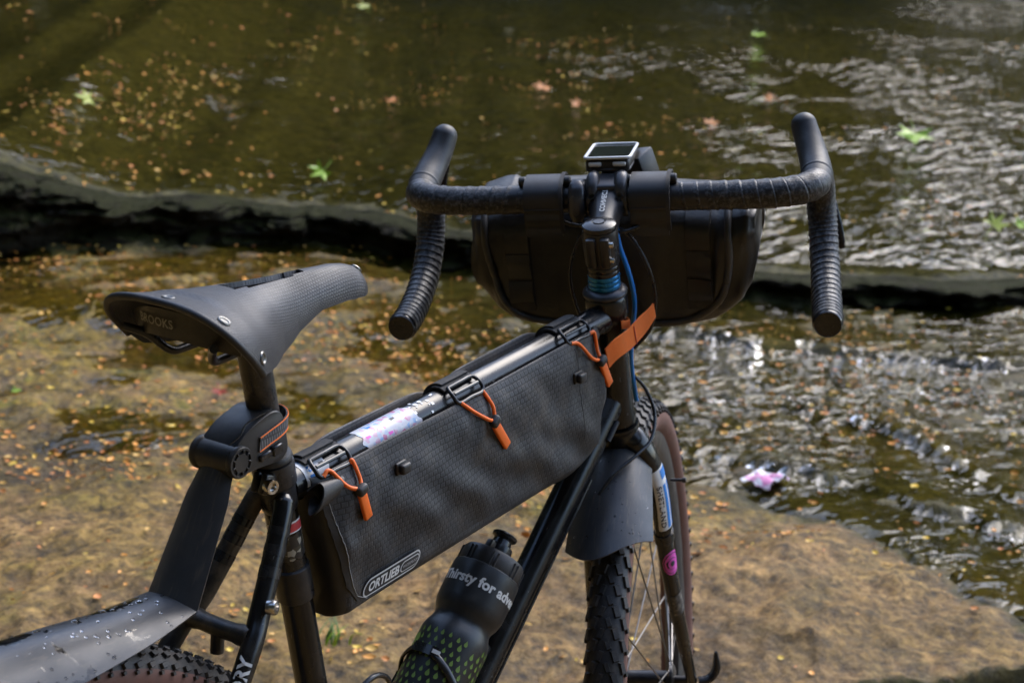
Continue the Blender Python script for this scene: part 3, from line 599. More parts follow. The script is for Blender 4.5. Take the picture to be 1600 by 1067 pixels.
# rolled edge along the rear and the skirts
edge = [SP[-1, j] for j in range(nv_)]; bp('edge_binding', tube(cr(edge[::3], 60), .0033, 10), M['rubber'], sad)
for (i, j) in ((-5, 4), (-5, nv_-5), (-4, 15), (-4, nv_-16), (-4, nv_//2), (6, nv_//2)):
    p = Vector(SP[i, j]); n = Vector(np.cross(SP[i, j+1]-SP[i, j-1], SP[(i-1), j]-SP[i, j])).normalized()
    if n.z < 0 and abs(n.z) > .2: n = -n
    if n.z < .3 and n.y*p.y < 0: n = -n
    bp('rivet', lathe([(.0054, 0), (.0056, .0028), (.0050, .0036), (.0040, .0034), (.0034, .0026), (.0001, .0026)], p, n, 20), M['rivet'], sad)
# back plate under the rear edge with its lettering
BP = [[(-.2775+.020*abs(u)**2.6+.004*v, .058*u*(1-.06*v), .962-.015*abs(u)**2.5-.0235*v*(1-.35*abs(u)**3)) for v in np.linspace(0, 1, 9)] for u in np.linspace(-1, 1, 31)]
bplate = bp('back_plate', sheet(BP, .004), M['plastic'], sad)
t = text2d('BROOKS', .0102, .00015, space=1.05); bp('lettering', mapped(t, lambda u, v: Vector((-.2814+.020*abs((.0150-u)/.058)**2.6+.004*(.962-.9505-v)/.0235, .0150-u, .9500+v))), M['print_grey'], sad, smooth=False)
for sg in (1, -1):
    rp = cr([(-.279, sg*.050, .940), (-.266, sg*.036, .934), (-.252, sg*.024, .921), (-.235, sg*.022, .921), (-.19, sg*.022, .9275), (-.15, sg*.021, .934), (-.115, sg*.016, .945), (-.075, sg*.010, .955)], 50)
    bp('saddle_rail', tube(rp, .0036, 12), M['black_metal'], sad)
    sk = [[(-.262+.02*a*.5, sg*(.060-.012*a), .945-.040*a+.006*b) for b in (0, 1)] for a in np.linspace(0, 1, 5)]

# headset, spacers, stem, bar (steering coordinates)
bp('headset_cover', lathe([(.0150, .0005), (.0243, .0008), (.0248, .0028), (.0240, .0048), (.0205, .0075), (.0185, .0085), (.0150, .009)], (0, 0, 0), (0, 0, 1), 48), M['grey_metal'], MW=MS)
def spacer(z0, z1, mat): return bp('spacer', lathe([(.0145, z0+.0002), (.0172, z0+.0002), (.0176, z0+.0008), (.0176, z1-.0008), (.0172, z1-.0002), (.0145, z1-.0002)], (0, 0, 0), (0, 0, 1), 40), mat, MW=MS)
z = .009
for hh in (.0055, .0055, .0055): spacer(z, z+hh, M['blue_ano']); z += hh
for hh in (.0055, .0055): spacer(z, z+hh, M['gplastic']); z += hh
KC = Vector((.0766, 0, .0796))
g = G(); g.add(*lathe([(.0140, .0370), (.0178, .0370), (.0184, .0385), (.0188, .046), (.0196, .060), (.0196, .072), (.0186, .0775), (.0140, .078)], (0, 0, 0), (0, 0, 1), 40))
arm = cr([(.002, 0, .0575), (.022, 0, .0650), (.048, 0, .0725), (.068, 0, .0775)], 16)
g.add(*tube(arm, [.0188, .0186, .0182, .0178, .0174, .0171, .0168, .0166, .0165, .0165, .0166, .0168, .0171, .0175, .018, .018], 28, sx=[.98]*8+[1.0+.05*i for i in range(8)]))
stem = bp('stem', g, M['black_metal'], MW=MS)
g = G(); g.add(*lathe([(.0161, -.023), (.0202, -.0225), (.0208, -.020), (.0208, .020), (.0202, .0225), (.0161, .023)], KC, (0, 1, 0), 36))
bp('bar_clamp', g, M['grey_metal'], stem)
bp('faceplate', rbox(KC+Vector((.000, 0, .0165)), (.030, .046, .012), Matrix.Rotation(rad(-8), 3, 'Y'), .004, 3), M['grey_metal'], stem)
for yy in (-.0155, .0155):
    g = G(); g.add(*tube(cr([KC+Vector((-.016, yy, .008)), KC+Vector((-.009, yy, .0180)), KC+Vector((.002, yy, .0235)), KC+Vector((.014, yy, .020))], 12), [.0052, .0064, .007, .0074, .0076, .0076, .0076, .0074, .007, .0068, .0064, .0056], 16)); bp('clamp_boss', g, M['grey_metal'], stem)
    bp('bolt', lathe([(.0001, .0012), (.0018, .0012), (.0019, .003), (.0036, .0032), (.0040, -.003)], KC+Vector((-.0205, yy, .0105)), (-.85, 0, .5), 14), M['gplastic'], stem)
bp('top_cap', lathe([(.0001, .0868), (.006, .0866), (.0062, .0852), (.0075, .0850), (.0078, .0860), (.0150, .0850), (.0182, .0832), (.0187, .0815), (.0187, .0785), (.014, .0783)], (0, 0, 0), (0, 0, 1), 40), M['gplastic'], stem)
g = G()
for s_ in (1, -1): g.add(*rbox((-.0195, s_*.0075, .058), (.010, .011, .034), None, .003, 2))
bp('clamp_jaw', g, M['black_metal'], stem)
for zz in (.049, .067): bp('bolt', lathe([(.0001, .0015), (.002, .0015), (.0021, .003), (.0038, .0032), (.0038, -.004)], (-.0195, -.0135, zz), (0, -1, 0), 14), M['steel'], stem)
t = text2d('CONNECT', .0080, .0002)
def on_stem(u, v):   # reads up along the stem's top face
    x = .0445+u*.92; k = (x-.022)/(.068-.022); zc = .0650+k*.0125; return Vector((x, .001-v, zc+math.sqrt(max(1e-8, .0175**2-v*v))+.0022))
bp('lettering', mapped(t, on_stem), M['print_white'], stem, smooth=False)
bp('stem_stripe', tube([Vector((.0600, .0178*math.sin(a), .0752+.0178*math.cos(a))) for a in np.linspace(-1.1, 1.1, 22)], .0005, 6), M['print_white'], stem)
BT = rad(-6.548)
def Q(u, f, l): return Vector((KC.x+f*math.cos(BT)-u*math.sin(BT), l, KC.z+u*math.cos(BT)+f*math.sin(BT)))
bar = bp('handlebar', tube(line(Q(0, 0, -.12), Q(0, 0, .12), 30), .0159, 28), M['black_metal'], MW=MS)
half = [(0, 0, .050), (0, 0, .10), (0, 0, .150), (0, .003, .182), (0, .0135, .2085), (0, .031, .2225), (-.002, .053, .2255), (-.010, .073, .2265), (-.030, .0855, .2275), (-.055, .086, .2290), (-.08, .075, .2305), (-.105, .050, .2325), (-.121, .015, .2345), (-.129, -.02, .2362), (-.1305, -.052, .2375)]
for sg in (1, -1):
    pts = cr([Q(u, f, sg*l) for u, f, l in half], 620); seg = np.linalg.norm(np.diff(pts, axis=0), axis=1); S0 = np.concatenate([[0], np.cumsum(seg)])
    def rr(i, a, S0=S0, sg=sg):
        s = S0[i]; pitch = np.interp(s, [0, .2, .3, .5], [.0165, .0155, .0115, .0105]); ph = (s/pitch*1.0+sg*a/(2*math.pi)+.16*mnoise.noise(Vector((s*38, sg, 2.)))) % 1.0
        base = np.interp(s, [0, .12, .2, .45, .49], [.0152, .0160, .0164, .0160, .0156]); saw = ph**2.2
        return base+.0011*saw-.0010*math.exp(-((ph-1)/.04)**2)-.0006*math.exp(-(ph/.05)**2)+.0003*mnoise.noise(Vector((s*80, a*1.5, sg)))
    bp('bar_tape', tube(pts, rr, 40), M['tape'], bar, sharp=80)
    e = Vector(pts[-1]); dv = (Vector(pts[-1])-Vector(pts[-6])).normalized()
    bp('end_plug', lathe([(.0150, -.004), (.0158, 0), (.0158, .003), (.0146, .005), (.0142, .0046), (.0001, .0040)], e, dv, 36), M['gplastic'], bar)
    f0 = cr([Q(0, 0, sg*l) for l in (.0508, .052, .0535, .055)], 8)
    hp = cr([Q(-.003, .040, sg*.2250), Q(.004, .064, sg*.2245), Q(.014, .086, sg*.2210), Q(.027, .1035, sg*.2155), Q(.041, .1150, sg*.2105), Q(.0565, .1235, sg*.2060)], 60)
    hs = np.concatenate([[0], np.cumsum(np.linalg.norm(np.diff(hp, axis=0), axis=1))]); hL = hs[-1]; rb_ = np.interp(hs/hL, [0, .12, .3, .6, .85, 1], [.0178, .0190, .0186, .0170, .0158, .0150])
    rad_h = [r*math.sqrt(max(1e-4, 1-max(0, (q-(hL-.0135))/.0135)**2)) for r, q in zip(rb_, hs)]
    hood = bp('brake_hood', tube(hp, list(rad_h), 32, sx=[.93]*60), M['rubber'], MW=MS)
    bp('hood_lip', tube([Vector(hp[k]) for k in (7, 8, 9, 10)], [.0188, .0199, .0199, .0188], 32, sx=.93), M['rubber'], hood)
    bl = cr([Q(.022, .122, sg*.214), Q(.004, .140, sg*.2205), Q(-.030, .146, sg*.2300), Q(-.070, .138, sg*.2400), Q(-.108, .128, sg*.2500)], 24)
    bp('brake_lever', tube(bl, [.0075]*20+[.007, .0062, .005, .003], 14, sx=.55, upv=(0, 1, 0)), M['gplastic'], hood)

# fork, wheels
A0 = -HLEN-FORKL
g = G(); g.add(*lathe([(.0195, -HLEN-.002), (.0240, -HLEN-.0025), (.0246, -HLEN-.006), (.0240, -HLEN-.012), (.0225, -HLEN-.020), (.0215, -HLEN-.034), (.018, -HLEN-.040)], (0, 0, 0), (0, 0, 1), 40))
fork = None
def blade(sg):
    p = cr([(0, sg*.004, -HLEN-.016), (-.001, sg*.020, -HLEN-.028), (-.001, sg*.034, -HLEN-.055), (0, sg*.0415, -.262), (.002, sg*.0445, -.345), (.011, sg*.0495, -.425), (.029, sg*.0545, -.508), (FOFF, sg*.0575, A0)], 50)
    return p, tube(p, list(np.interp(np.linspace(0, 1, 50), [0, .12, .3, .6, .85, 1], [.0190, .0190, .0168, .0135, .0105, .009])), 24, upv=(1, 0, 0), sx=list(np.interp(np.linspace(0, 1, 50), [0, .3, 1], [.95, .70, .75])))
bpR, VR = blade(-1); bpL, VL = blade(1); g.add(*VR).add(*VL)
fork = bp('fork', g, M['frame'], MW=MS)
def on_blade(h, a, off=.0003):
    """h metres down the right blade from its shoulder, a metres round it from the outer face towards the rear"""
    seg = np.linalg.norm(np.diff(bpR, axis=0), axis=1); S0 = np.concatenate([[0], np.cumsum(seg)]); T, A, B = frames(bpR, (1, 0, 0))
    i = int(np.clip(np.searchsorted(S0, h)-1, 0, 48)); u = (h-S0[i])/max(1e-9, seg[i]); c = bpR[i]*(1-u)+bpR[i+1]*u
    tt = i/49; r = np.interp(tt, [0, .12, .3, .6, .85, 1], [.0190, .0190, .0168, .0135, .0105, .009]); sx = np.interp(tt, [0, .3, 1], [.95, .70, .75])
    out = B[i] if B[i][1] < 0 else -B[i]; back = -A[i] if A[i][0] > 0 else A[i]; an = a/(r*.85)
    return Vector(c)+Vector(out)*(r*sx*math.cos(an)+off*math.cos(an))+Vector(back)*(r*math.sin(an)+off*math.sin(an))
def on_c(h):
    S0 = np.concatenate([[0], np.cumsum(np.linalg.norm(np.diff(bpR, axis=0), axis=1))]); return [float(np.interp(h, S0, bpR[:, k])) for k in range(3)]
def blade_rect(h0, h1, a0, a1, off, n=14, m=8): return sheet([[on_blade(h0+(h1-h0)*i/(n-1), a0+(a1-a0)*j/(m-1), off) for j in range(m)] for i in range(n)], .0001)
fs = bp('flag_sticker', blade_rect(.056, .137, -.007, .0225, .0003), M['sticker_white'], fork, MW=I4)
for q in ((.0585, .070, -.0055, .0085), (.077, .135, -.0055, .0005), (.077, .135, .0040, .0090)): bp('flag_panel', blade_rect(*q, .0006), M['print_blue'], fork)
t = text2d('SHETLAND', .0098, .0002, space=1.15); bp('lettering', mapped(t, lambda u, v: on_blade(.104+u*1.05, .0155-v, .0006)), M['print_dark'], fork, smooth=False)
def disc(h0, a0, r, off, n=28): return [on_blade(h0, a0, off)]+[on_blade(h0+r*1.25*math.cos(k*2*math.pi/n), a0+r*math.sin(k*2*math.pi/n), off) for k in range(n)], [(0, 1+k, 1+(k+1) % n) for k in range(n)]
bp('round_sticker', disc(.186, .009, .0135, .0004), M['print_pink'], fork, smooth=False)
for r_, o_ in ((.0115, .0006), (.0108, .0008), (.0066, .0010), (.0060, .0012), (.0030, .0014)):
    bp('sticker_ring', disc(.186, .009, r_, o_), M['print_dark' if o_ in (.0006, .0010, .0014) else 'print_pink'], fork, smooth=False)
bp('tape_band', tube([Vector(on_c(.146+.004*k)) for k in range(4)], .0160, 24, sx=.74, upv=(1, 0, 0)), M['gplastic'], fork)
bp('scuffed_tape', blade_rect(.236, .268, -.008, .018, .0005), surf('scuffed_tape', (.05, .045, .04), .6, dust=1., dscale=150, dustcol=(.35, .32, .27)), fork)

def wheel(name, MW, tread, NK=92, ks=1.):
    wh = bp(name, lathe([(.0155, -.036), (.020, -.034), (.0205, -.03), (.012, -.026), (.011, .026), (.0205, .03), (.020, .034), (.0155, .036)], (0, 0, 0), (0, 1, 0), 24), M['black_metal'], MW=MW)
    sec = [( .3085+.0228*math.cos(a)*1.0+.0225, .0228*math.sin(a)) for a in np.linspace(-2.55, 2.55, 29)]
    g = G(); V, F = lathe([(r, h) for r, h in sec], (0, 0, 0), (0, 1, 0), 150); ring = 150; g.V = [tuple(v) for v in V]
    for k, f in enumerate(F[:-2]): g.F.append(f); q = k//ring; g.MI.append(1 if (q < 8 or q >= 20) else 0)
    rc = .331
    for k in range(NK):
        for (lat, wl, ww, ph) in ((.96, .0135, .0062, 0), (-.96, .0135, .0062, .5), (.52, .0125, .0068, .5), (-.52, .0125, .0068, 0), (.17, .0115, .0052, .0), (-.17, .0115, .0052, .5), (1.22, .006, .004, .25), (-1.22, .006, .004, .75)):
            wl *= ks; ww *= .5+.5*ks
            th = 2*math.pi*(k+ph)/NK; rdir = Vector((math.cos(th), 0, math.sin(th))); tdir = Vector((-math.sin(th), 0, math.cos(th))); ydir = Vector((0, 1, 0))
            nrm = (rdir*math.cos(lat)+ydir*math.sin(lat)).normalized(); sd_ = tdir.cross(nrm); sk = .35*(1 if lat > 0 else -1)
            c = rdir*rc+nrm*.0236; t1 = (tdir+sd_*sk).normalized(); s1 = nrm.cross(t1); q = []
            for dn, kk in ((-.0025, 1.12), (.0019, .86)):
                for a, b in ((-1, -1), (1, -1), (1, 1), (-1, 1)): q.append(c+nrm*dn+t1*a*wl*.5*kk+s1*b*ww*.5*kk)
            g.add(q, [(4, 5, 6, 7), (0, 1, 5, 4), (1, 2, 6, 5), (2, 3, 7, 6), (3, 0, 4, 7)])
    bp('tyre', g, [tread, M['sidewall']], wh)
    bp('rim', lathe([(.3160, -.0125), (.3150, -.0140), (.309, -.0140), (.296, -.0125), (.2885, -.0075), (.2865, 0), (.2885, .0075), (.296, .0125), (.309, .0140), (.3150, .0140), (.3160, .0125)], (0, 0, 0), (0, 1, 0), 120, closed=True), M['rim'], wh)
    for k in range(28):
        sg = 1 if k % 2 else -1; th = 2*math.pi*k/28; ha = th+(.9 if (k//2) % 2 else -.9)
        a = Vector((math.cos(ha)*.019, sg*.030, math.sin(ha)*.019)); b = Vector((math.cos(th)*.289, sg*.003, math.sin(th)*.289)); bp('spoke', tube([a, b], .00105, 6), M['spoke'], wh)
    bp('axle', lathe([(.006, -.062), (.006, .062)], (0, 0, 0), (0, 1, 0), 16), M['black_metal'], wh)
    v = bp('valve', tube([(.286*math.cos(.6), 0, .286*math.sin(.6)), (.245*math.cos(.6), 0, .245*math.sin(.6))], .003, 8), M['steel'], wh)
    return wh
fwheel = wheel('front_wheel', MS @ Matrix.Translation((FOFF, 0, A0)), M['tread'])
rwheel = wheel('rear_wheel', Matrix.Translation(RA), M['tread_dusty'], 150, .60)
bp('disc_rotor', lathe([(.080, -.0009), (.080, .0009), (.066, .0009), (.066, -.0009)], (0, .034, 0), (0, 1, 0), 60, closed=True), M['steel'], fwheel)
bp('skewer_lever', tube(cr([(FOFF, -.066, A0), (FOFF+.004, -.080, A0+.002), (FOFF+.010, -.088, A0+.014), (FOFF+.016, -.088, A0+.034)], 14), [.005]*10+[.0045, .004, .003, .002], 10, sx=1.3), M['gplastic'], MW=MS)

# hoses and cables
_du = (BB-DT0).normalized(); CO_ = Vector((-_du.z, 0, _du.x)); CO_ = (CO_ if CO_.x > 0 else -CO_)*.0130+Vector((0, -.0125, 0))
bp('brake_hose', tube(cr([(.050, -.010, .060), (.038, -.0135, .040), (.030, -.022, .014), (.029, -.0262, -.012), (.028, -.0262, -.034), (.027, -.0220, -.060), (.024, -.018, -.100), (.026, -.020, -.150)], 50), .0028, 12), M['blue'], MW=MS)
bp('cable', tube(cr([(.060, .010, .062), (.052, -.022, .046), (.046, -.042, .010), (.044, -.048, -.030), (.042, -.040, -.066), (.040, -.020, -.090)], 50), .0023, 10), M['gplastic'], MW=MS)
bp('cable', tube(cr([(.060, .012, .062), (.052, .034, .040), (.046, .046, .0), (.044, .040, -.045), (.040, .022, -.080)], 50), .0023, 10), M['gplastic'], MW=MS)
bp('cable', tube(cr([(.095, .075, .060), (.080, .050, .048), (.055, .018, .054), (.045, -.015, .052), (.060, -.045, .058), (.09, -.07, .066)], 50), .0023, 10), M['black_metal'], MW=MS)
bp('cable', tube(cr([(.026, -.020, -.118), (.026, -.032, -.136), (.012, -.042, -.160), (-.016, -.040, -.176), (-.040, -.026, -.182), (-.066, -.004, -.190), (-.086, .012, -.205)], 60), .0021, 10), M['gplastic'], MW=MS)
bp('cable', tube(cr([DT0.lerp(BB, .16)+CO_, DT0.lerp(BB, .5)+CO_, DT0.lerp(BB, .9)+CO_], 30), .0022, 8), M['gplastic'])
bp('cable_loop', tube(cr([(-.085, -.012, .50), (-.072, -.030, .560), (-.045, -.036, .585), (-.015, -.032, .575), (.004, -.026, .545), (.010, -.024, .50)], 40), .0028, 10), M['gplastic'])

# ------------------------------------------------------------------ frame bag
fb, OF = rig('frame_bag', 'long black ripstop frame bag with orange cord pulls, slung under the top tube', 'bag', (.11, 0, .67))
def fbp(name, VF, mat, parent=None, **k):
    g = VF if isinstance(VF, G) else G().add(*VF); return obj(name, g, mat, parent or fb, OF if parent is None else I4, **k)
NT = 150
Tc = cr([(-.123, 0, .793), (-.03, 0, .8065), (.07, 0, .8190), (.172, 0, .8350), (.287, 0, .8525), (.337, 0, .8590)], NT)
Bc = cr([(-.081, 0, .650), (-.027, 0, .6590), (.0914, 0, .6755), (.2358, 0, .695), (.2964, 0, .7022), (.350, 0, .728)], NT)
def tube_z(x): return .7854+(x+.1216)*.1461
STRAPS = (-.092, .107, .298)
def bag():
    secs = []; mats = []
    for i in range(NT):
        t = i/(NT-1); T = Tc[i]; B = Bc[i]; dv = T-B; H = np.linalg.norm(dv); dv = dv/H; xa = T[0]
        wc = H-(T[2]-tube_z(T[0])); f = min(1, .62+.38*math.sqrt(min(1, t/.045)))*min(1, .45+.55*math.sqrt(min(1, (1-t)/.07)))
        sag = sum(math.exp(-((xa-s)/.022)**2) for s in STRAPS); wl = H+.006-.010*min(1, sag); tr = -.0015*min(1, sag)
        loop = [(-.004, 0), (-.018, .0003), (-.0285, .005), (-.0335, .017), (-.0345, .042), (-.0355, .065), (-.0345, .085), (-.0310, H-.028), (-.0262, H-.010), (-.0232, H-.002), (-.0212, H),
                (-.0192, H-.002), (-.0185, wc+.002), (-.0170, wc-.006), (-.0115, wc-.0150), (0, wc-.0188), (.0115, wc-.0150), (.0170, wc-.006), (.0190, wc+.002), (.0212, wl-.003),
                (.0232, wl), (.0256, wl-.002), (.0290, wl-.012), (.0320, H-.035), (.0345, .085), (.0355, .065), (.0345, .042), (.0315, .019), (.026, .006), (.016, .0005), (.004, 0)]
        L2 = cr([(a, b, 0) for a, b in loop], 110); S = []
        for y, w, _ in L2:
            vv = w/H; bulge = .012*smooth01(np.array(t), .80, 1.)*math.sin(math.pi*min(1, max(0, vv)))
            p = B+dv*w; x = p[0]+float(bulge); z = p[2]; yy = y*f if w < wc-.004 else y*(.55+.45*f) if abs(y) > .02 else y
            if y < -.02 and w > .01 or y > .024 and w > .01:
                n = mnoise.fractal(Vector((x*9, z*14, 2.+(y > 0)*9)), 1., 2., 4)*.0038+mnoise.noise(Vector(((x+z*.9)*34, (z-x*.5)*7, 5.)))*.0020
                n += .0022*math.sin((x*.62+z*1.25)*88+3*mnoise.noise(Vector((x*6, z*6, 0))))*math.exp(-((z-.742)/.035)**2)
                for s in STRAPS:
                    zt = tube_z(s); n += .0022*math.sin((x-s-.02)*210+(zt-z)*40)*math.exp(-((x-s-.012)/.030)**2)*math.exp(-((zt-.022-z)/.026)**2)
                yy += n*(1 if y < 0 else -1)*smooth01(np.array(H-w), 0, .02)*smooth01(np.array(t), 0, .06)
            S.append((x, float(yy), z))
        secs.append(S)
    return secs
BS = bag(); g = G(); V, F = loft(BS)
for k, f in enumerate(F): g.F.append(f); ii = k//110; g.MI.append(1 if (ii < 4 or ii >= NT-6 or k >= len(F)-2) else 0)
g.V = V
body = fbp('bag_body', g, [M['bag'], M['bag_trim']], sharp=50)
BR = np.array([p for S in BS for p in S if p[1] < -.018])
def bag_y(x, z):
    d = (BR[:, 0]-x)**2+(BR[:, 2]-z)**2; k = np.argsort(d)[:6]; k = k[np.argsort(BR[k, 1])[:3]]; return float(BR[k, 1].mean())
def on_bag(x, z, off=.0008): return Vector((x, bag_y(x, z)-off, z))
fbp('seam_tape', sheet([[on_bag(x+dx, z, .0006) for dx in (0, .0035, .007)] for x, z in zip(np.interp(np.linspace(0, 1, 26), [0, .8, 1], [-.117, -.083, -.066]), np.interp(np.linspace(0, 1, 26), [0, .8, 1], [.776, .685, .667]))], .0006), M['bag_trim'], body)
fbp('seam_stitch', tube([on_bag(x, z, .0012) for x, z in zip(np.interp(np.linspace(0, 1, 40), [0, .8, .93, 1], [-.110, -.076, -.067, -.052]), np.interp(np.linspace(0, 1, 40), [0, .8, .93, 1], [.776, .685, .672, .666]))], .0004, 6), M['print_grey'], body)
fbp('seam_stitch', tube([on_bag(x, z, .0010) for x, z in zip(np.linspace(.283, .297, 30), np.linspace(.845, .745, 30))], .0003, 6), M['bag_trim'], body)
fbp('bottom_piping', tube(cr([Vector((b[0], -.006, b[2]-.0012)) for b in Bc[4:-4:8]], 60), .0018, 8), M['bag_trim'], body)
# rolled fabric end at the rear top corner
RO = [[Vector((-.1265, -.0275, .7765))+TTD*(u*.030+.006*math.sin(a*1.3))+Vector((0, -math.cos(a)*.0085*(1-.35*u), math.sin(a)*.0125*(1-.35*u))) for a in np.linspace(-2.9, 2.6, 26)] for u in np.linspace(0, 1, 8)]
fbp('rolled_corner', sheet(RO, .0016), M['bag_trim'])
CORD = [dict(c=STRAPS[0], lock=(-.0754, .7766), L=[(-.1040, .8085), (-.099, .7990), (-.0890, .7850)], R=[(-.0590, .8130), (-.0640, .8010), (-.0700, .7870)], tab=((-.0735, .7715), (-.0638, .7495))),
        dict(c=STRAPS[1], lock=(.1285, .7985), L=[(.0990, .8310), (.1040, .8150), (.1180, .8050)], R=[(.1400, .8360), (.1400, .8170), (.1340, .8060)], tab=((.1310, .7935), (.1515, .7705))),
        dict(c=STRAPS[2], lock=(.3255, .8260), L=[(.2900, .8610), (.2960, .8470), (.3100, .8340)], R=[(.3290, .8670), (.3310, .8530), (.3275, .8370)], tab=((.3280, .8210), (.3445, .7985)))]
CORD[0]['L'] = [(-.1035, .7970), (-.0900, .7820)]; CORD[0]['R'] = [(-.0735, .7995), (-.0710, .7840)]
CORD[1]['L'] = [(.1030, .8110), (.1175, .8025)]; CORD[1]['R'] = [(.1300, .8140), (.1310, .8050)]
CORD[2]['L'] = [(.2900, .8480), (.3085, .8310)]; CORD[2]['R'] = [(.3205, .8550), (.3245, .8370)]
for c in CORD:
    h = (c['c']-TT0.x)/TTD.x
    def arc(a, hh, r=.0180): 
        y = TTD.cross(TTN); return TT0+TTD*hh+(TTN*math.cos(a)+y*math.sin(a))*r
    pad = [[arc(a, h-.024+.048*j/7, .0176+.0012*math.cos(j*2.1)*0+.0012*smooth01(np.array(abs(a)), .6, 1.6)) for j in range(8)] for a in np.linspace(rad(-128), rad(28), 26)]
    st = fbp('strap', sheet(pad, .0024), M['webbing'])
    tail = [[arc(a, h-.021+.042*j/5, .0204) for j in range(6)] for a in np.linspace(rad(-100), rad(8), 20)]
    fbp('strap_tail', sheet(tail, .0018), M['webbing'], st)
    g = G(); q0, q1 = rad(26), rad(76); hl = .019
    ring = cr([arc(q0, h-hl, .0196), arc(q0, h, .0202), arc(q0, h+hl, .0196), arc((q0+q1)/2, h+hl+.003, .0212), arc(q1, h+hl, .0232), arc(q1, h, .0236), arc(q1, h-hl, .0232), arc((q0+q1)/2, h-hl-.003, .0212), arc(q0, h-hl, .0196)], 60)
    g.add(*tube(ring[:-1], .0021, 10, closed=True)); g.add(*tube(line(arc((q0+q1)/2, h-hl, .0212), arc((q0+q1)/2, h+hl, .0212), 6), .0018, 8))
    fbp('buckle', g, M['gplastic'], st)
    lk = on_bag(*c['lock'], .004)
    for side, end in (('L', arc(q1, h-hl+.001, .0240)), ('R', arc(q1, h+hl-.001, .0240))):
        pts = [end]+[on_bag(x, z, .0026) for (x, z) in c[side]]+[lk]
        fbp('elastic_cord', tube(cr(pts, 40), .0019, 12), M['orange'])
    ta, tb = c['tab']; dirv = (on_bag(*tb)-on_bag(*ta)); dirv.y = 0; dirv.normalize(); ang = math.atan2(dirv.x, -dirv.z); Rt = Matrix.Rotation(-ang, 3, 'Y')
    fbp('cord_lock', rbox(lk+Vector((0, -.001, 0)), (.0125, .0085, .0095), Rt, .0028, 3), M['plastic'])
    mid = (on_bag(*ta)+on_bag(*tb))*.5+Vector((0, -.0022, 0)); ln = (Vector((ta[0], 0, ta[1]))-Vector((tb[0], 0, tb[1]))).length+.006
    fbp('cord_pull', rbox(mid, (.0105, .0042, ln), Rt, .0018, 3), M['orange'])
for x, z in ((-.013, .7820), (.2840, .8145)):
    p = on_bag(x, z, .004); Rh = Matrix.Rotation(rad(-9), 3, 'Y'); g = G(); g.add(*rbox(p+Vector((0, .003, 0)), (.0150, .004, .0125), Rh, .0018, 2)); g.add(*rbox(p+Vector((.001, -.0015, 0)), (.0125, .0065, .0100), Rh, .0022, 3)); fbp('cord_hook', g, M['plastic'])
# brand patch
_px0, _pz0, _pc, _ps = -.0190, .6815, math.cos(.165), math.sin(.165)
def _pxz(u, v): return _px0+u*_pc-v*_ps*.2, _pz0+u*_ps+v*_pc
_cy = {(a, b): min(bag_y(*_pxz(a*.041, b*.0075)), bag_y(*_pxz(a*.03, b*.004))) for a in (-1, 1) for b in (-1, 1)}
def patch_pt(u, v, off):
    x, z = _pxz(u, v); fu, fv = (u/.041+1)/2, (v/.0075+1)/2
    y = (_cy[-1, -1]*(1-fu)+_cy[1, -1]*fu)*(1-fv)+(_cy[-1, 1]*(1-fu)+_cy[1, 1]*fu)*fv
    return Vector((x, y-off-.0012, z))
def capsule(w, h, n=10, skew=.35, r=None):
    r = r or h/2; P = []
    for (cx, cy, a0) in ((w/2-r, h/2-r, 0), (-w/2+r, h/2-r, 90), (-w/2+r, -h/2+r, 180), (w/2-r, -h/2+r, 270)):
        for k in range(n): a = rad(a0+90*k/(n-1)); P.append((cx+r*math.cos(a)+(cy+r*math.sin(a))*skew, cy+r*math.sin(a)))
    return P
def flat(P, off, ox=0, oy=0): return [patch_pt(0+ox, 0+oy, off)]+[patch_pt(x+ox, y+oy, off) for x, y in P], [(0, 1+k, 1+(k+1) % len(P)) for k in range(len(P))]
pw = fbp('logo_patch', flat(capsule(.080, .0165), .0004), M['print_white'], smooth=False)
fbp('logo_field', flat(capsule(.0772, .0138), .0007), M['bag_trim'], pw, smooth=False)
t = text2d('ORTLIEB', .0118, .0004); fbp('lettering', mapped(t, lambda u, v: patch_pt(-.0125+u*.95+v*.25, v, .0013)), M['print_white'], pw, smooth=False)
fbp('logo_capsule', flat(capsule(.0265, .0098), .0010, .0245, .0), M['print_white'], pw, smooth=False)
fbp('logo_capsule_field', flat(capsule(.0246, .0080), .0013, .0245, .0), M['bag_trim'], pw, smooth=False)
t = text2d('WATERPROOF', .0038, .0001); fbp('lettering', mapped(t, lambda u, v: patch_pt(.0245+u*.85+v*.25, v, .0016)), M['print_grey'], pw, smooth=False)

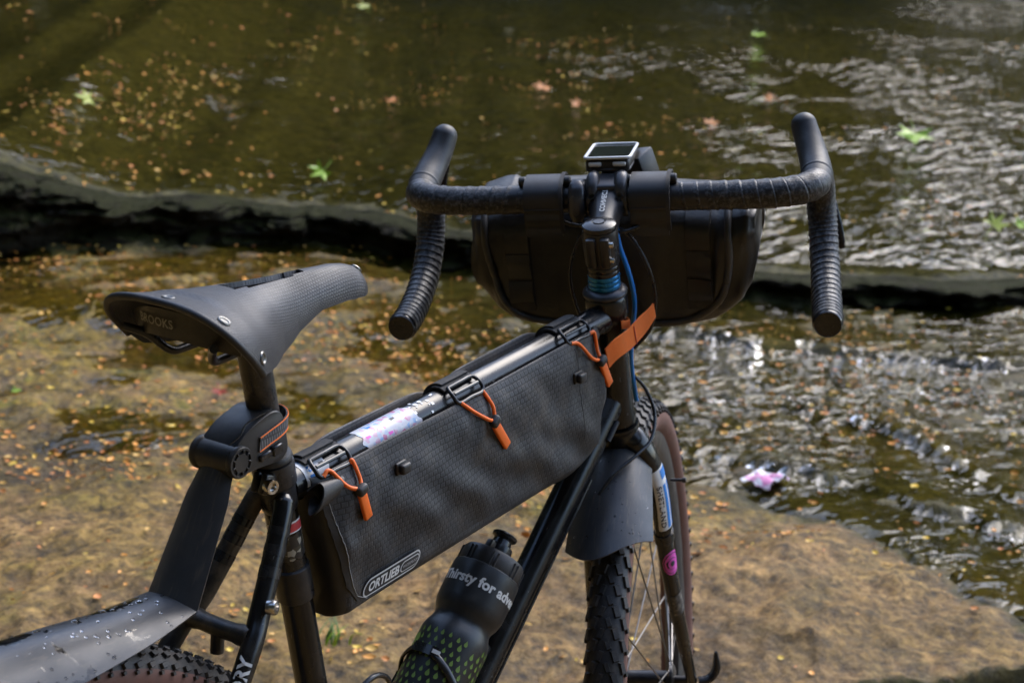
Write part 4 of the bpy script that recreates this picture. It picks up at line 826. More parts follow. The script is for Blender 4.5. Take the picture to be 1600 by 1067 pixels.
# ------------------------------------------------------------------ handlebar bag (steering coordinates)
def steer_rig(name, label, cat, base):
    e, O = rig(name, label, cat, MS @ Vector(base)); return e, O @ MS
hb, OH = steer_rig('handlebar_bag', 'black roll bag strapped below the handlebar with webbing loops on its back', 'bag', (.15, 0, -.09))
def hbp(name, VF, mat, parent=None, **k):
    g = VF if isinstance(VF, G) else G().add(*VF); return obj(name, g, mat, parent or hb, I4 if parent else OH, **k)
def hbag():
    secs = []; NL = 110
    for i in range(NL):
        l = -.1640+.3350*i/(NL-1); q = (l-.0035)/.1675; aq = abs(q)
        zt = .0570+.004*math.sin(l*14); zb = -.1000+.030*aq**3.5+.040*max(0, aq-.72)**1.5*3.0
        fb_, ff = .0835+.006*max(0, aq-.80)*5*.3, .2150-.02*aq**4; e = 1-.16*smooth01(np.array(aq), .93, 1.)
        S = []
        for k in range(72):
            a = 2*math.pi*k/72; ca, sa = math.cos(a), math.sin(a); n = 4.2
            x = np.sign(ca)*abs(ca)**(2/n); z = np.sign(sa)*abs(sa)**(2/n)
            X = (fb_+ff)/2+(ff-fb_)/2*x*e; Z = (zt+zb)/2+(zt-zb)/2*z*e
            d = .0045*mnoise.fractal(Vector((X*11, l*11, Z*11)), 1., 2., 4)*(1 if aq < .72 else 2.6)+(.008*math.sin(Z*60+l*50+2*mnoise.noise(Vector((l*12, Z*9, 1))))*max(0, (aq-.72))*3)
            low_ = max(0., min(1., (zt-Z)/.15)); S.append((X-d*(ca < 0)+d*(ca > 0), l*(1-(.13 if l < 0 else .07)*low_**1.5)+.3*d*(aq > .9), Z+d*.5*(abs(sa) > .7)))
        secs.append(S)
    return secs
HS = hbag(); hbp('bag_body', loft(HS), M['hb_fabric'], sharp=60)
HV = np.array([p for S in HS for p in S if p[0] < .12])
def hb_x(l, z): 
    d = (HV[:, 1]-l)**2+(HV[:, 2]-z)**2; return float(HV[np.argsort(d)[:4], 0].min())
def on_hb(l, z, off=.001): return Vector((hb_x(l, z)-off, l, z))
wl = cr([(.148, .052), (.1455, .0), (.135, -.045), (.108, -.073), (.06, -.0830), (0, -.085), (-.06, -.0830), (-.094, -.072), (-.119, -.045), (-.129, 0), (-.1285, .052)], 90)
hbp('welt', tube([on_hb(l, z, .0005) for l, z in wl], .0046, 12, sx=.9), M['welt'])
for l0, nm in ((.111, 1), (-.0945, 1)):
    ws_ = None; col_ = [[on_hb(l0+dx, z, .0016) for dx in (-.0145, 0, .0145)] for z in np.linspace(.054, -.062, 20)]; ws_ = hbp('webbing_strip', sheet(col_, .0016), M['webbing'])
    for za, zc in ((.052, .012), (.010, -.020), (-.024, -.050)):
        pz = [[on_hb(l0+dx, z, .0030+.0022*math.sin(math.pi*(z-zc)/(za-zc))) for dx in (-.0135, 0, .0135)] for z in np.linspace(za, zc, 8)]; hbp('webbing_loop', sheet(pz, .0016), M['hb_fabric'], ws_)
for l0 in (.0705, -.0475):
    wv = .0215; sec = cr([(.0535, .050), (.0525, .070), (.0545, .0905), (.064, .1005), (.080, .1035), (.096, .100), (.1015, .088), (.1015, .062), (.0990, .052)], 40)
    sp_ = hbp('bar_strap', sheet([[Vector((x, l0+dl_, z)) for dl_ in np.linspace(-wv, wv, 7)] for x, z in sec], .0026), M['bag_trim'])
    hbp('strap_edge', sheet([[Vector((x-.0016*(x < .078)+.0012*(x > .078), l0-wv+.001+dl_, z+.0014*(z > .09))) for dl_ in (-.0022, .0022)] for x, z in sec], .0030), M['webbing'], sp_)
    fl = [[Vector((.0515+.001*math.sin(k*1.3), l0+dl_, z)) for dl_ in np.linspace(-wv+.001, wv-.001, 6)] for k, z in enumerate(np.linspace(.078, .046 if l0 > 0 else .0445, 10))]
    hbp('strap_flap', sheet(fl, .0022), M['hb_fabric'], sp_)
    for sg in (-1, 1): hbp('strap_pin', lathe([(.0045, -.004), (.0055, -.003), (.0055, .003), (.0045, .004)], (.078, l0+sg*(wv+.0035), .1005), (0, 1, 0), 14), M['rubber'], sp_)

# ------------------------------------------------------------------ things on the bar
bc, OC = steer_rig('bike_computer', 'white rimmed bike computer with dark screen mounted above the stem', 'computer', (.127, 0, .10))
Rc = Matrix.Rotation(rad(10), 3, 'Y'); cc = Vector((.1300, .0015, .1120))
def cpt(name, VF, mat, parent=None, **k):
    g = VF if isinstance(VF, G) else G().add(*VF); return obj(name, g, mat, parent or bc, I4 if parent else OC, **k)
def loc(x, y, z): return cc+Rc @ Vector((x, y, z))
case = cpt('case', rbox(loc(0, 0, -.0075), (.072, .0495, .015), Rc, .005, 3), M['plastic'])
def rrect(w, h, r, n=7):
    P = []
    for (cx, cy, a0) in ((w/2-r, h/2-r, 0), (-w/2+r, h/2-r, 90), (-w/2+r, -h/2+r, 180), (w/2-r, -h/2+r, 270)):
        for k in range(n): a = rad(a0+90*k/(n-1)); P.append((cx+r*math.cos(a), cy+r*math.sin(a)))
    return P
g = G(); cpt('rim', tube([loc(x, y, .0012) for x, y in rrect(.0735, .0505, .006)], .0018, 10, closed=True), M['white_plastic'], case)
cpt('lower_rim', tube([loc(x, y, -.0125) for x, y in rrect(.0690, .0465, .006)], .0020, 10, closed=True), M['grey_metal'])
cpt('screen', ([loc(0, 0, .0010)]+[loc(x, y, .0010) for x, y in rrect(.0705, .0475, .005)], [(0, 1+k, 1+(k+1) % 28) for k in range(28)]), M['screen'], case, smooth=False)
for yy in (-.0135, .0135): cpt('button', rbox(loc(-.0365, yy, -.0058), (.0045, .0145, .0050), Rc, .0016, 2), M['white_plastic'], case)
cpt('mount', tube(cr([loc(.0, 0, -.012), loc(-.005, 0, -.020), loc(-.028, 0, -.026), loc(-.048, 0, -.0290)], 16), .0085, 16, sx=1.3), M['plastic'])
cpt('mount_base', lathe([(.015, -.0200), (.016, -.019), (.016, -.0155), (.013, -.0148)], loc(0, 0, 0), Rc @ Vector((0, 0, 1)), 28), M['plastic'])
ab, OA = steer_rig('accessory_block', 'small black block on the bar bag to the right behind the bike computer', 'accessory', (.155, -.03, .06))
g = G(); g.add(*rbox((.150, -.028, .0855), (.032, .024, .034), Matrix.Rotation(rad(-14), 3, 'X') @ Matrix.Rotation(rad(-24), 3, 'Z'), .003, 2)); obj('housing', g, M['plastic'], ab, OA)
obj('foot', G().add(*rbox((.150, -.026, .0640), (.024, .018, .016), None, .002, 2)), M['plastic'], ab, OA)
bell, OB = steer_rig('bar_clamp_ring', 'grey bar clamp with oval hole just left of the stem', 'clamp', (.0766, .031, .06))
g = G(); g.add(*lathe([(.0162, -.0085), (.0205, -.0085), (.0215, -.007), (.0215, .007), (.0205, .0085), (.0162, .0085)], KC+Vector((0, .0325, 0)), (0, 1, 0), 36)); obj('ring', g, M['black_metal'], bell, OB)
g = G(); lug = cr([(.052, .0325, .0630), (.0525, .0325, .0790), (.058, .0325, .0950), (.068, .0325, .1030)], 14); g.add(*tube(lug, [.006, .0078, .0088]+[.0092]*8+[.0088, .008, .006], 16, sx=.55, upv=(0, 1, 0))); obj('lug', g, M['grey_metal'], bell, OB)
obj('screw_hole', G().add(*lathe([(.0001, 0), (.0034, 0), (.0040, .001), (.0040, -.002)], (.0480, .0325, .0745), (-1, 0, .1), 18)), M['gplastic'], bell, OB)

# orange strap round the head tube
osx, OS = rig('orange_strap', 'orange webbing strap looped round the head tube with a loose tail', 'strap', HTOP-_ax*.05)
def osp(name, VF, mat): return obj(name, G().add(*VF), mat, osx, OS)
c0 = HTOP-_ax*.030; yv = Vector((0, 1, 0)); 
osp('loop', sheet([[c0+(_f*math.cos(a)+yv*math.sin(a))*.0236+_ax*(-.010*math.cos(a)+q) for q in np.linspace(-.0085, .0015, 4)] for a in np.linspace(-1.9, 2.6, 40)], .0016), M['orange_web'])
tl = cr([(.350, -.0265, .8215), (.362, -.0320, .8330), (.385, -.0335, .8410), (.408, -.0345, .8520), (.426, -.0360, .8660)], 24); wvd = Vector((-.42, 0, .90))
osp('tail', sheet([[Vector(p)+wvd*(q*(.0125-.0035*smooth01(np.array(k), 16, 23))+.001)+Vector((0, .0006*math.sin(k*.5), 0)) for q in np.linspace(-1, 1, 5)] for k, p in enumerate(tl)], .0018), M['orange_web'])
osp('stitching', tube([Vector(tl[13])+wvd*q*.0118+Vector((0, -.0014, 0)) for q in np.linspace(-1, 1, 8)], .0005, 6), M['print_red'])

# ------------------------------------------------------------------ mudguards
fm, OM = steer_rig('front_mudguard', 'broad black plastic front mudguard below the fork crown', 'mudguard', (0, 0, -.2))
def mg_pt(th, v):
    wd = np.interp(th, [-30, 0, 8, 20, 31], [.030, .032, .036, .044, .0475]); l = wd*v; th2 = th-3.0*v*v*smooth01(np.array(th), 18, 31)+1.6*smooth01(np.array(th), 24, 31)*math.sin(v*2.2+.4)
    r = .3905-.030*abs(v)**2.2; t = rad(th2); return Vector((FOFF-r*math.sin(t), l, A0+r*math.cos(t)))
obj('blade', G().add(*sheet([[mg_pt(th, v) for v in np.linspace(-1, 1, 25)] for th in np.linspace(3, 31, 40)], .0022)), M['guard'], fm, OM)
obj('stay_bolt', G().add(*lathe([(.0015, -.004), (.0018, .0), (.0018, .010), (.0034, .010), (.0034, .015), (.0016, .0155)], (FOFF-.150, .050, A0+.330), (-.15, 1, 0), 12)), M['black_metal'], fm, OM)
obj('stay_bolt', G().add(*lathe([(.0015, -.004), (.0018, .0), (.0018, .010), (.0032, .010), (.0032, .014), (.0016, .0145)], (FOFF-.02, -.056, A0+.312), (0, -1, 0), 12)), M['black_metal'], fm, OM)
rm, ORM = rig('rear_mudguard', 'black hinged rear mudguard clamped to the seat post, its blade spotted with water', 'mudguard', (-.2, 0, .72))
def rmp(name, VF, mat, parent=None, **k):
    g = VF if isinstance(VF, G) else G().add(*VF); return obj(name, g, mat, parent or rm, I4 if parent else ORM, **k)
HG = Vector((-.2150, 0, .8283))
# clamp body: rounded profile in the frame plane, extruded sideways
prof = cr([(-.2170, 0, .8190), (-.2215, 0, .8290), (-.2185, 0, .8400), (-.2055, 0, .8515), (-.1895, 0, .8590), (-.1735, 0, .8635), (-.1625, 0, .8590), (-.1565, 0, .8430), (-.1535, 0, .8260), (-.1640, 0, .8180), (-.1850, 0, .8170), (-.2040, 0, .8155), (-.2170, 0, .8190)], 61)[:-1]
secs = []
for y, k in ((-.0192, .965), (-.0188, .985), (-.0178, 1.), (.0178, 1.), (.0188, .985), (.0192, .965)):
    cx, cz = -.19, .839; secs.append([(cx+(p[0]-cx)*k, y, cz+(p[2]-cz)*k) for p in prof])
cb_ = rmp('clamp_body', loft(secs), M['plastic'])
rmp('body_seam', tube(cr([(-.224, -.0170, .8440), (-.2130, -.0186, .8500), (-.2040, -.0160, .8570), (-.1960, -.0166, .8600), (-.1820, -.0168, .8628), (-.1700, -.0168, .8640)], 30), .0007, 6), M['gplastic'], cb_)
for sg, r_, w_ in ((-1, .0138, .0062), (1, .0145, .0062)):
    y0 = sg*.0175; hd = rmp('hinge_disc', lathe([(r_*.9, -.001), (r_, .001), (r_, w_-.0015), (r_*.93, w_), (r_*.80, w_), (r_*.76, w_-.0016), (r_*.60, w_-.0016), (r_*.56, w_), (.0001, w_)], HG+Vector((0, y0, 0)), (0, sg, 0), 40), M['plastic'])
    g = G()
    for k in range(9): a = 2*math.pi*k/9; c = HG+Vector((math.cos(a)*r_*.68, y0+sg*(w_-.0006), math.sin(a)*r_*.68)); g.add(*rbox(c, (.0030, .0022, .0014), Matrix.Rotation(-a, 3, 'Y'), .0003, 1))
    rmp('hinge_ribs', g, M['plastic'], hd)
rmp('hinge_barrel', lathe([(.0128, -.0175), (.0132, -.017), (.0132, .017), (.0128, .0175)], HG, (0, 1, 0), 32), M['plastic'])
# webbing strap with orange edges round the post
pc = lambda z: stp(z)
def band(off, z0, z1): return [[pc((z0+z1)/2)+Vector((math.cos(a)*.0168*(1.0), math.sin(a)*.0172, 0))+STD*(z0+(z1-z0)*j/3-(z0+z1)/2)+Vector((0, 0, 0)) for j in range(4)] for a in np.linspace(-1.75, 1.6, 26)]
def bandpath(z): return cr([(-.1905, -.0200, z-.0075), (-.1780, -.0202, z-.003), (-.1650, -.0198, z+.001), (-.1535, -.0165, z+.0045), (-.1465, -.0085, z+.007), (-.1445, 0, z+.008), (-.1465, .0085, z+.007), (-.1535, .0165, z+.0045), (-.170, .0198, z)], 40)
rst = rmp('strap', sheet([[tuple(Vector(p)+Vector((0, 0, q))) for q in np.linspace(-.0062, .0062, 4)] for p in bandpath(.8455)], .0018), weave_mat('ribbed_strap', (.17, .17, .18), cell=(.0030, .02), line=.0011, dust=.4, linecol=(.02, .02, .02), sx=(0, 2)))
for q in (-.0060, .0060): rmp('strap_edge', tube([tuple(Vector(p)+Vector((0, 0, q))+Vector((0, -.0010 if p[1] < 0 else .001, 0))) for p in bandpath(.8455)], .0006, 6), M['orange_web'], rst)
g = G(); g.add(*rbox((-.180, -.0200, .8275), (.020, .004, .006), Matrix.Rotation(rad(-14), 3, 'Y'), .001, 1)); g.add(*rbox((-.1700, -.0205, .8300), (.012, .006, .009), Matrix.Rotation(rad(-14), 3, 'Y'), .001, 1)); rmp('strap_buckle', g, M['gplastic'], rst)
rmp('rubber_ring', lathe([(.0148, 0), (.0180, .0005), (.0184, .003), (.0172, .0055), (.0148, .006)], stp(.8125), STD, 32), M['rubber'])
KN = Vector((-.2668, 0, .7150)); ad = (KN-HG).normalized(); an = Vector((ad.z, 0, -ad.x)); an = an if an.x < 0 else -an
def arm_pt(t, v): wd = np.interp(t, [0, .12, .25, 1], [.0165, .019, .0225, .0275]); return HG+ad*(.006+t*((KN-HG).length-.006))+Vector((0, wd*v, 0))+an*(.0060-.0075*abs(v)**2.4)
ARM = [[arm_pt(t, v) for v in np.linspace(-1, 1, 21)] for t in np.linspace(0, 1, 24)]
rmp('arm', sheet(ARM, .003), M['guard'])
def bl_pt(t, v):
    x = KN.x-.30*t; wd = np.interp(t, [0, .2, .5, 1], [.0275, .035, .0440, .050]); zc = np.interp(t, [0, .25, .5, .8, 1], [.7205, .7235, .7285, .7300, .7250]); dr = np.interp(t, [0, .15, .5, 1], [.0065, .015, .0285, .034])
    kk = abs(v)**(2.0); return Vector((x-.006*(1-abs(v)**2)*(t < .02), wd*v, zc-dr*kk*(1.0 if v < 0 else .8)))
rmp('blade', sheet([[bl_pt(t, v) for v in np.linspace(-1, 1, 25)] for t in np.linspace(0, 1, 50)], .003), M['guard_wet'])
g = G()
for k in range(60):
    t = rng.uniform(.03, .62); v = rng.uniform(-.95, .5); p = bl_pt(t, v); e = .002; n = (bl_pt(t+e, v)-p).cross(bl_pt(t, v+e)-p).normalized(); n = n if n.z > 0 else -n
    r_ = rng.uniform(.0006, .0021)*(1 if rng.random() < .9 else 1.6); Vd, Fd = lathe([(r_, 0), (r_*.95, r_*.18), (r_*.72, r_*.38), (r_*.38, r_*.5), (.0001, r_*.54)], p+n*.0015, n, 10); st_r = 1+.5*rng.random()
    g.add(Vd, Fd)
def drop_mat():
    m, nt, bs, L = new_mat('water_bead'); bs.inputs['Base Color'].default_value = (.5, .5, .52, 1); bs.inputs['Roughness'].default_value = .05; bs.inputs['Transmission Weight'].default_value = 1.; bs.inputs['IOR'].default_value = 1.33; return m
M['drop'] = drop_mat(); tag(rmp('water_beads', g, M['drop']), kind='stuff')
g = G()
for k in range(60):
    th = rng.uniform(2, 30); v = rng.uniform(-.9, .9); p = mg_pt(th, v); n = (mg_pt(th+.3, v)-p).cross(mg_pt(th, v+.02)-p).normalized(); n = n if (p+n*.1-Vector((FOFF, 0, A0))).length > (p-Vector((FOFF, 0, A0))).length else -n
    r_ = rng.uniform(.0005, .0016); g.add(*lathe([(r_, 0), (r_*.95, r_*.18), (r_*.72, r_*.38), (r_*.38, r_*.5), (.0001, r_*.54)], p+n*.0011, n, 8))
tag(obj('water_beads', g, M['drop'], fm, OM), kind='stuff')

# ------------------------------------------------------------------ bottle and its cage
DU = (BB-DT0).normalized(); DN = Vector((DU.z, 0, -DU.x)); DN = DN if DN.z > 0 else -DN
BO = DT0+DU*.2420+DN*.0745
wb, OW = rig('water_bottle', 'smoky black squeeze bottle in the cage on the down tube', 'bottle', BO+DU*.19)
def wbp(name, VF, mat, parent=None, **k):
    g = VF if isinstance(VF, G) else G().add(*VF); return obj(name, g, mat, parent or wb, I4 if parent else OW, **k)
wbody = wbp('bottle_body', lathe([(.0335, .020), (.0362, .0225), (.0368, .027), (.0370, .034), (.0370, .060), (.0366, .066), (.0345, .073), (.0318, .0785), (.0312, .0825), (.0325, .087), (.0352, .0925), (.0368, .099), (.0370, .106), (.0370, .178), (.0350, .186), (.0300, .190), (.0001, .190)], BO, DU, 64), M['bottle'])
g = G(); g.add(*lathe([(.0001, .0035), (.018, .0030), (.0270, .0018), (.0315, .0022), (.0335, .005), (.0343, .012), (.0343, .0235), (.0338, .0245)], BO, DU, 64)); cap = wbp('bottle_cap', g, M['plastic'])
g = G()
for k in range(40):
    a = 2*math.pi*k/40; x = DU.orthogonal().normalized(); y = DU.cross(x); c = BO+DU*.0150+(x*math.cos(a)+y*math.sin(a))*.0344
    if k % 5 < 2: g.add(*tube([c-DU*.009, c+DU*.008], .0012, 6))
wbp('cap_grip', g, M['plastic'], cap)
VO = BO+DN*.0+Vector((0, 0, 0))
wbp('spout', lathe([(.0145, .004), (.0150, -.004), (.0140, -.0100), (.0108, -.0115), (.0100, -.0165), (.0110, -.0180), (.0135, -.0195), (.0138, -.0225), (.0120, -.0240), (.0001, -.0235)], BO, DU, 36), M['gplastic'], cap)
wbp('spout_brace', rbox(BO-DU*.003+DN*.016, (.010, .008, .014), Matrix.Rotation(rad(-41), 3, 'Y'), .002, 2), M['plastic'], cap)
toc = (LEAN.inverted() @ CAM)-(BO+DU*.04); toc = (toc-DU*toc.dot(DU)).normalized(); sdd = (-DU).cross(toc)
def on_bottle(u, v, h, r, off=.0003):
    a = u/r; return BO+DU*(h-v)+(toc*math.cos(a)+sdd*math.sin(a))*(r+off)
t = text2d('Thirsty for adventure', .0152, .0005, align='LEFT', space=1.0)
wbp('lettering', mapped(t, lambda u, v: on_bottle(u-.051, v, .0425, .0370)), M['print_white'], wbody, smooth=False)
dp = [(0, .0030), (.0006, .0016), (.0014, .0002), (.0017, -.0010), (.0013, -.0022), (0, -.0028), (-.0013, -.0022), (-.0017, -.0010), (-.0014, .0002), (-.0006, .0016)]
for r_ in range(9):
    for c_ in range(15):
        if rng.random() < .12: continue
        uu = -.058+.0088*c_+(.0044 if r_ % 2 else 0)+rng.uniform(-.0008, .0008); h = .104+.0085*r_+rng.uniform(-.001, .001); sc = rng.uniform(1.0, 1.4)
        wbp('drop_print', ([on_bottle(uu+x*sc, y*sc, h, .0370) for x, y in dp], [tuple(range(10))]), M['print_green'], wbody, smooth=False)
wbp('round_mark', ([on_bottle(-.045+.0058*math.cos(a), .0058*math.sin(a), .116, .0370, .0006) for a in np.linspace(0, 2*math.pi, 24, endpoint=False)], [tuple(range(24))]), M['print_green'], wbody, smooth=False)
def cagept(a, h, off=.0028): return BO+DU*h+(toc*math.cos(a)+sdd*math.sin(a))*(.0370+off)
g = G(); path = cr([cagept(a, h) for a, h in ((-2.0, .150), (-1.5, .138), (-1.0, .1275), (-.6, .1255), (-.2, .130), (.25, .1400), (.7, .152), (1.15, .166), (1.5, .180))], 60)
cage = bp('bottle_cage', tube(path, [.0040]*60, 14, sx=.5, upv=tuple(DU)), M['gplastic'])
bp('cage_tab', sheet([[cagept(a, h, .0045) for h in np.linspace(.1215, .1315, 4)] for a in np.linspace(-.95, -.25, 10)], .0022), M['gplastic'], cage)
bp('cage_tip', sheet([[cagept(a, h, .0060) for h in np.linspace(.1245, .1285, 3)] for a in np.linspace(-.36, -.16, 4)], .001), M['white_plastic'], cage)
bp('cage_arm', tube(cr([cagept(-2.0, .150), cagept(-2.2, .19), BO+DU*.2-DN*.045], 16), .0035, 12), M['gplastic'], cage)
bp('cage_arm', tube(cr([cagept(1.5, .180), cagept(1.8, .195), BO+DU*.205-DN*.045], 16), .0035, 12), M['gplastic'], cage)
bp('cage_base', rbox(BO+DU*.15-DN*.0510, (.012, .02, .14), Matrix.Rotation(rad(41), 3, 'Y'), .003, 2), M['gplastic'], cage)

# ------------------------------------------------------------------ litter on the stream bed
def nrm_at(d, s, e=.03):
    zx = (bed_z(d+e, s)-bed_z(d-e, s))/(2*e); zy = (bed_z(d, s+e)-bed_z(d, s-e))/(2*e)
    return Vector((-(zx*HX+zy*HY), -(zx*HY-zy*HX), 1)).normalized()
def husk(k):
    """small curled beech leaf or bud scale, unit length"""
    n = 5; V = []; F = []; cu = (.25, .5, -.3, .7)[k % 4]; wd = (.26, .36, .20, .31)[k % 4]
    for i in range(n+1):
        t = i/n; w_ = wd*math.sin(math.pi*min(.97, max(.04, t)))**.8; z = cu*.25*(t-.5)**2*4*.5; V += [(t-.5, -w_, z+.10), (t-.5, 0, z), (t-.5, w_, z+.08+.06*(k % 2))]
    for i in range(n): a = 3*i; F += [(a, a+3, a+4, a+1), (a+1, a+4, a+5, a+2)]
    return V, F
LM = [surf('orange_leaf', (.74, .32, .04), .5, var=.35, vscale=2), surf('rust_leaf', (.58, .20, .025), .5, var=.35, vscale=2), surf('tan_leaf', (.74, .44, .09), .5, var=.3, vscale=2), surf('yellow_leaf', (.74, .50, .05), .5, var=.3, vscale=2)]
HM = []
for k in range(8):
    V, F = husk(k); me = bpy.data.meshes.new('fallen_leaf'); me.from_pydata(V, [], F); me.materials.append(LM[(0, 0, 1, 2, 0, 1, 2, 3)[k]]); me.polygons.foreach_set('use_smooth', [True]*len(F)); HM.append(me)
spots = []
while len(spots) < 5200:
    d = rng.uniform(2.8, 12.5); s = rng.uniform(-.34, .34)*(d+1.0)
    dn = float(fbm(np.array(d*1.4+20), np.array(s*1.4), 3)); e = d-float(ledge_d(np.array(s)))
    p = .14+1.5*max(0., dn+.08)
    if d < 3.7: p *= .75 if s < .1 else (.25 if d < 3.4 else .8)
    elif e < 0: p *= 1.25 if s < .4 else .6
    elif e < .9: p *= .7 if s < .2 else .25
    else: p = (.85 if dn > .30 else .02)*(.8 if s < .8 else .25)
    if rng.random() < p*.9: spots.append((d, s))
for (d, s, n) in ((9.8, .1, 16), (9.26, .28, 10), (9.24, -.7, 12), (7.8, -2.08, 16), (9.9, -1.86, 12), (9.67, 1.34, 6), (8.92, .94, 6), (10.43, -1.29, 10), (10., -.44, 12), (7.33, -1.38, 10), (9.13, -.86, 12), (7.9, -1.5, 14), (8.6, -1.9, 12), (8.2, .5, 10), (7.6, .1, 14), (4.55, -.75, 22), (4.4, -.95, 16), (3.35, -.62, 7), (3.15, -.55, 5)):
    for k in range(n): spots.append((d+rng.normal()*.05, s+rng.normal()*.16))
spots.sort(key=lambda q: q[0]); gs = [G() for _ in LM]
for k, (d, s) in enumerate(spots):
    x, y = W2(d, s); z = bed_z(d, s); nr = nrm_at(d, s); far = d > 7; sz = rng.uniform(.009, .022)*(.85 if d < 3.8 else 1.)*(1 if rng.random() < .9 else 1.5)*(1.15 if far else 1.)
    R_ = nr.to_track_quat('Z', 'X').to_matrix() @ Matrix.Rotation(rng.uniform(0, 6.28), 3, 'Z') @ Matrix.Rotation(rng.normal()*.3, 3, 'X')
    MW = Matrix.Translation((x, y, z+.002)) @ R_.to_4x4() @ Matrix.Scale(sz, 4); me = HM[rng.integers(8)]
    if k < 300:
        o = bpy.data.objects.new('fallen_leaf', me); COL.objects.link(o); o.matrix_world = MW
        tag(o, 'small dry orange brown leaf scale lying on the near rock', 'leaf', 'fallen leaves on the near rock')
    else:
        gi = LM.index(me.materials[0]); gs[gi].add([MW @ v.co for v in me.vertices], [tuple(p.vertices) for p in me.polygons])
g = G()
for k, q in enumerate(gs): g.add(q.V, q.F, k)
tag(obj('leaf_litter', g, LM, smooth=False), 'scattered orange leaf scales over rock and water farther up the stream', kind='stuff')
# larger single leaves
def lobed(n=5, seed=0):
    r = random.Random(seed); P = [(0, 0)]
    for k in range(n):
        a = rad(-110+220*k/(n-1)+90)+r.uniform(-.08, .08); L_ = (1, .95, .72)[abs(k-n//2)]*r.uniform(.9, 1.05)
        b = a+rad(110/(n-1)); P.append((L_*math.cos(a), L_*math.sin(a)))
        if k < n-1: P.append((.42*math.cos(b), .42*math.sin(b)))
    return P
def big_leaf(name, d, s, size, mat, label, seed, tilt=.25, curl=.3, lift=.015):
    e = empty(name, label, 'leaf', Matrix.Translation((*W2(d, s), bed_z(d, s)+.002+lift))); r = random.Random(seed)
    R_ = (nrm_at(d, s)+Vector((-HX, -HY, 0))*tilt).normalized().to_track_quat('Z', 'X').to_matrix() @ Matrix.Rotation(r.uniform(0, 6.28), 3, 'Z'); P = lobed(5, seed); n = len(P)
    V = [(x*size, y*size, size*(curl*(x*x+y*y)*.5+.12*r.random())) for x, y in P]; V = [R_ @ Vector(v) for v in V]
    obj('blade', G().add(V, [(0, k, k+1) for k in range(1, n-1)]), mat, e); obj('stalk', G().add(*tube([R_ @ Vector((0, 0, .002)), R_ @ Vector((.1*size, -.5*size, .05*size)), R_ @ Vector((.2*size, -.9*size, .02*size))], .0018, 6)), mat, e)
GRN = surf('fresh_green_leaf', (.27, .42, .015), .4, var=.3, vscale=12); YGR = surf('yellow_green_leaf', (.34, .38, .02), .4, var=.3, vscale=12); RED = surf('red_leaf', (.36, .05, .02), .45, var=.4, vscale=20)
big_leaf('fallen_green_leaf', 7.62, -.86, .075, GRN, 'bright green leaf above the ledge left of the handlebar', 1, .9, .8, .03)
big_leaf('fallen_green_leaf', 7.865, -1.934, .075, YGR, 'dull green leaf among orange litter at upper left', 2, .4)
big_leaf('fallen_green_leaf', 9.0, 1.99, .13, GRN, 'large bright green leaf in the water right of the right brake hood', 3, .5, .7)
big_leaf('fallen_green_leaf', 11.72, 1.503, .075, GRN, 'small green leaf near the top edge, right of centre', 4, .5)
big_leaf('fallen_green_leaf', 7.33, 1.985, .075, YGR, 'yellow green leaf by the right edge above the ledge', 5, .7, .7)
big_leaf('fallen_green_leaf', 7.36, 2.12, .06, GRN, 'green leaf cut by the right edge of the picture', 15, .4, .7)
big_leaf('fallen_green_leaf', 11.9, -1.095, .07, YGR, 'green leaf at the very top edge, left of centre', 6, .5)
big_leaf('fallen_green_leaf', 4.526, -1.31, .020, GRN, 'tiny green leaf on the rock at the left edge below the saddle', 7, .4)
big_leaf('fallen_red_leaf', 4.605, -.782, .032, RED, 'curled red leaf on the rock just left of the seat post', 8, .5, .9)
ORL = surf('brown_orange_leaf', (.52, .17, .02), .5, var=.35, vscale=15)
big_leaf('fallen_orange_leaf', 9.80, .10, .075, ORL, 'large orange leaf in the far water above and left of the bike computer', 21, .5)
big_leaf('fallen_orange_leaf', 9.26, .28, .055, ORL, 'orange leaf in the far water straight above the bike computer', 22, .5)
big_leaf('fallen_orange_leaf', 9.67, 1.34, .055, ORL, 'orange leaf in the water just above the right brake hood', 23, .5)
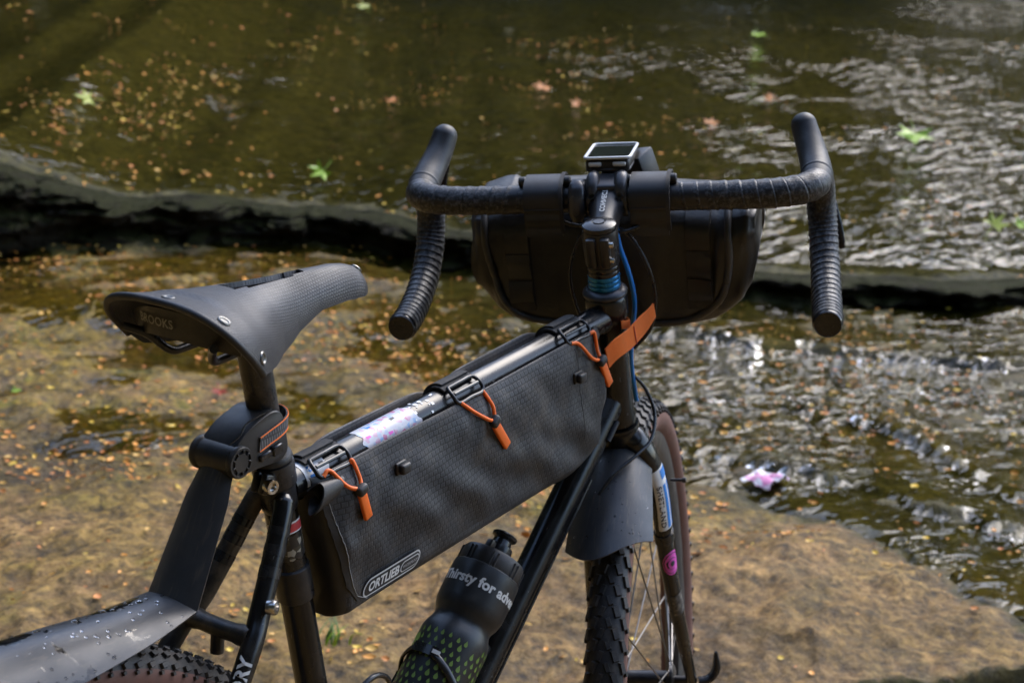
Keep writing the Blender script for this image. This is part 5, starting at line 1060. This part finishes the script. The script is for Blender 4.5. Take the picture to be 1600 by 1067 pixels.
big_leaf('fallen_orange_leaf', 8.92, .94, .055, ORL, 'orange leaf in the water midway between bike computer and right brake hood', 24, .5)
big_leaf('fallen_orange_leaf', 9.24, -.70, .050, ORL, 'orange leaf in the dark water up and left of the left brake hood', 25, .5)
# crumpled wrapper
wr = empty('crumpled_wrapper', 'crumpled pink and white plastic wrapper lying on the wet rock at right', 'litter', Matrix.Translation((*W2(4.093, .63), bed_z(4.093, .63)+.002)))
WP = [[(.105*(u-.5)+.012*mnoise.noise(Vector((u*4, v*4, 1)))+.018*(v-.5), .085*(v-.5)+.012*mnoise.noise(Vector((u*4, v*4, 5))), .012+.022*abs(mnoise.noise(Vector((u*2.2, v*2.2, 9))))-.010*abs(u-.5)*2) for v in np.linspace(0, 1, 16)] for u in np.linspace(0, 1, 18)]
obj('film', G().add(*sheet(WP, .0008)), sticker_mat('wrapper_print', [(.80, .26, .50), (.82, .40, .60), (.75, .70, .74), (.80, .20, .48), (.72, .70, .72), (.35, .50, .60), (.78, .58, .68)], 30), wr, sharp=20)
# grass tufts
def tuft(d, s, n, h, label, seed):
    r = random.Random(seed); e = empty('grass_tuft', label, 'grass', Matrix.Translation((*W2(d, s), bed_z(d, s)-.004)))
    for k in range(n):
        a = r.uniform(0, 6.28); L_ = h*r.uniform(.5, 1.1); b = Vector((r.gauss(0, .014), r.gauss(0, .014), 0)); ln = r.uniform(.4, 1.1); P = [b+Vector((math.cos(a)*ln*L_*t*t, math.sin(a)*ln*L_*t*t, L_*t*(1-.35*t))) for t in np.linspace(0, 1, 6)]
        sdv_ = Vector((-math.sin(a), math.cos(a), 0)); obj('blade', G().add(*sheet([[p-sdv_*.0026*(1-i/5.3), p, p+sdv_*.0026*(1-i/5.3)] for i, p in enumerate(P)], .0005)), (GRN, M['grass'])[k % 2], e)
M['grass'] = surf('grass_blade', (.10, .19, .03), .5, var=.3, vscale=30)
tuft(2.90, -.300, 16, .055, 'small green grass tuft behind the bottom rear corner of the frame bag', 3)
tuft(3.35, -.42, 8, .06, 'sparse green sprout between the seat stays', 4)
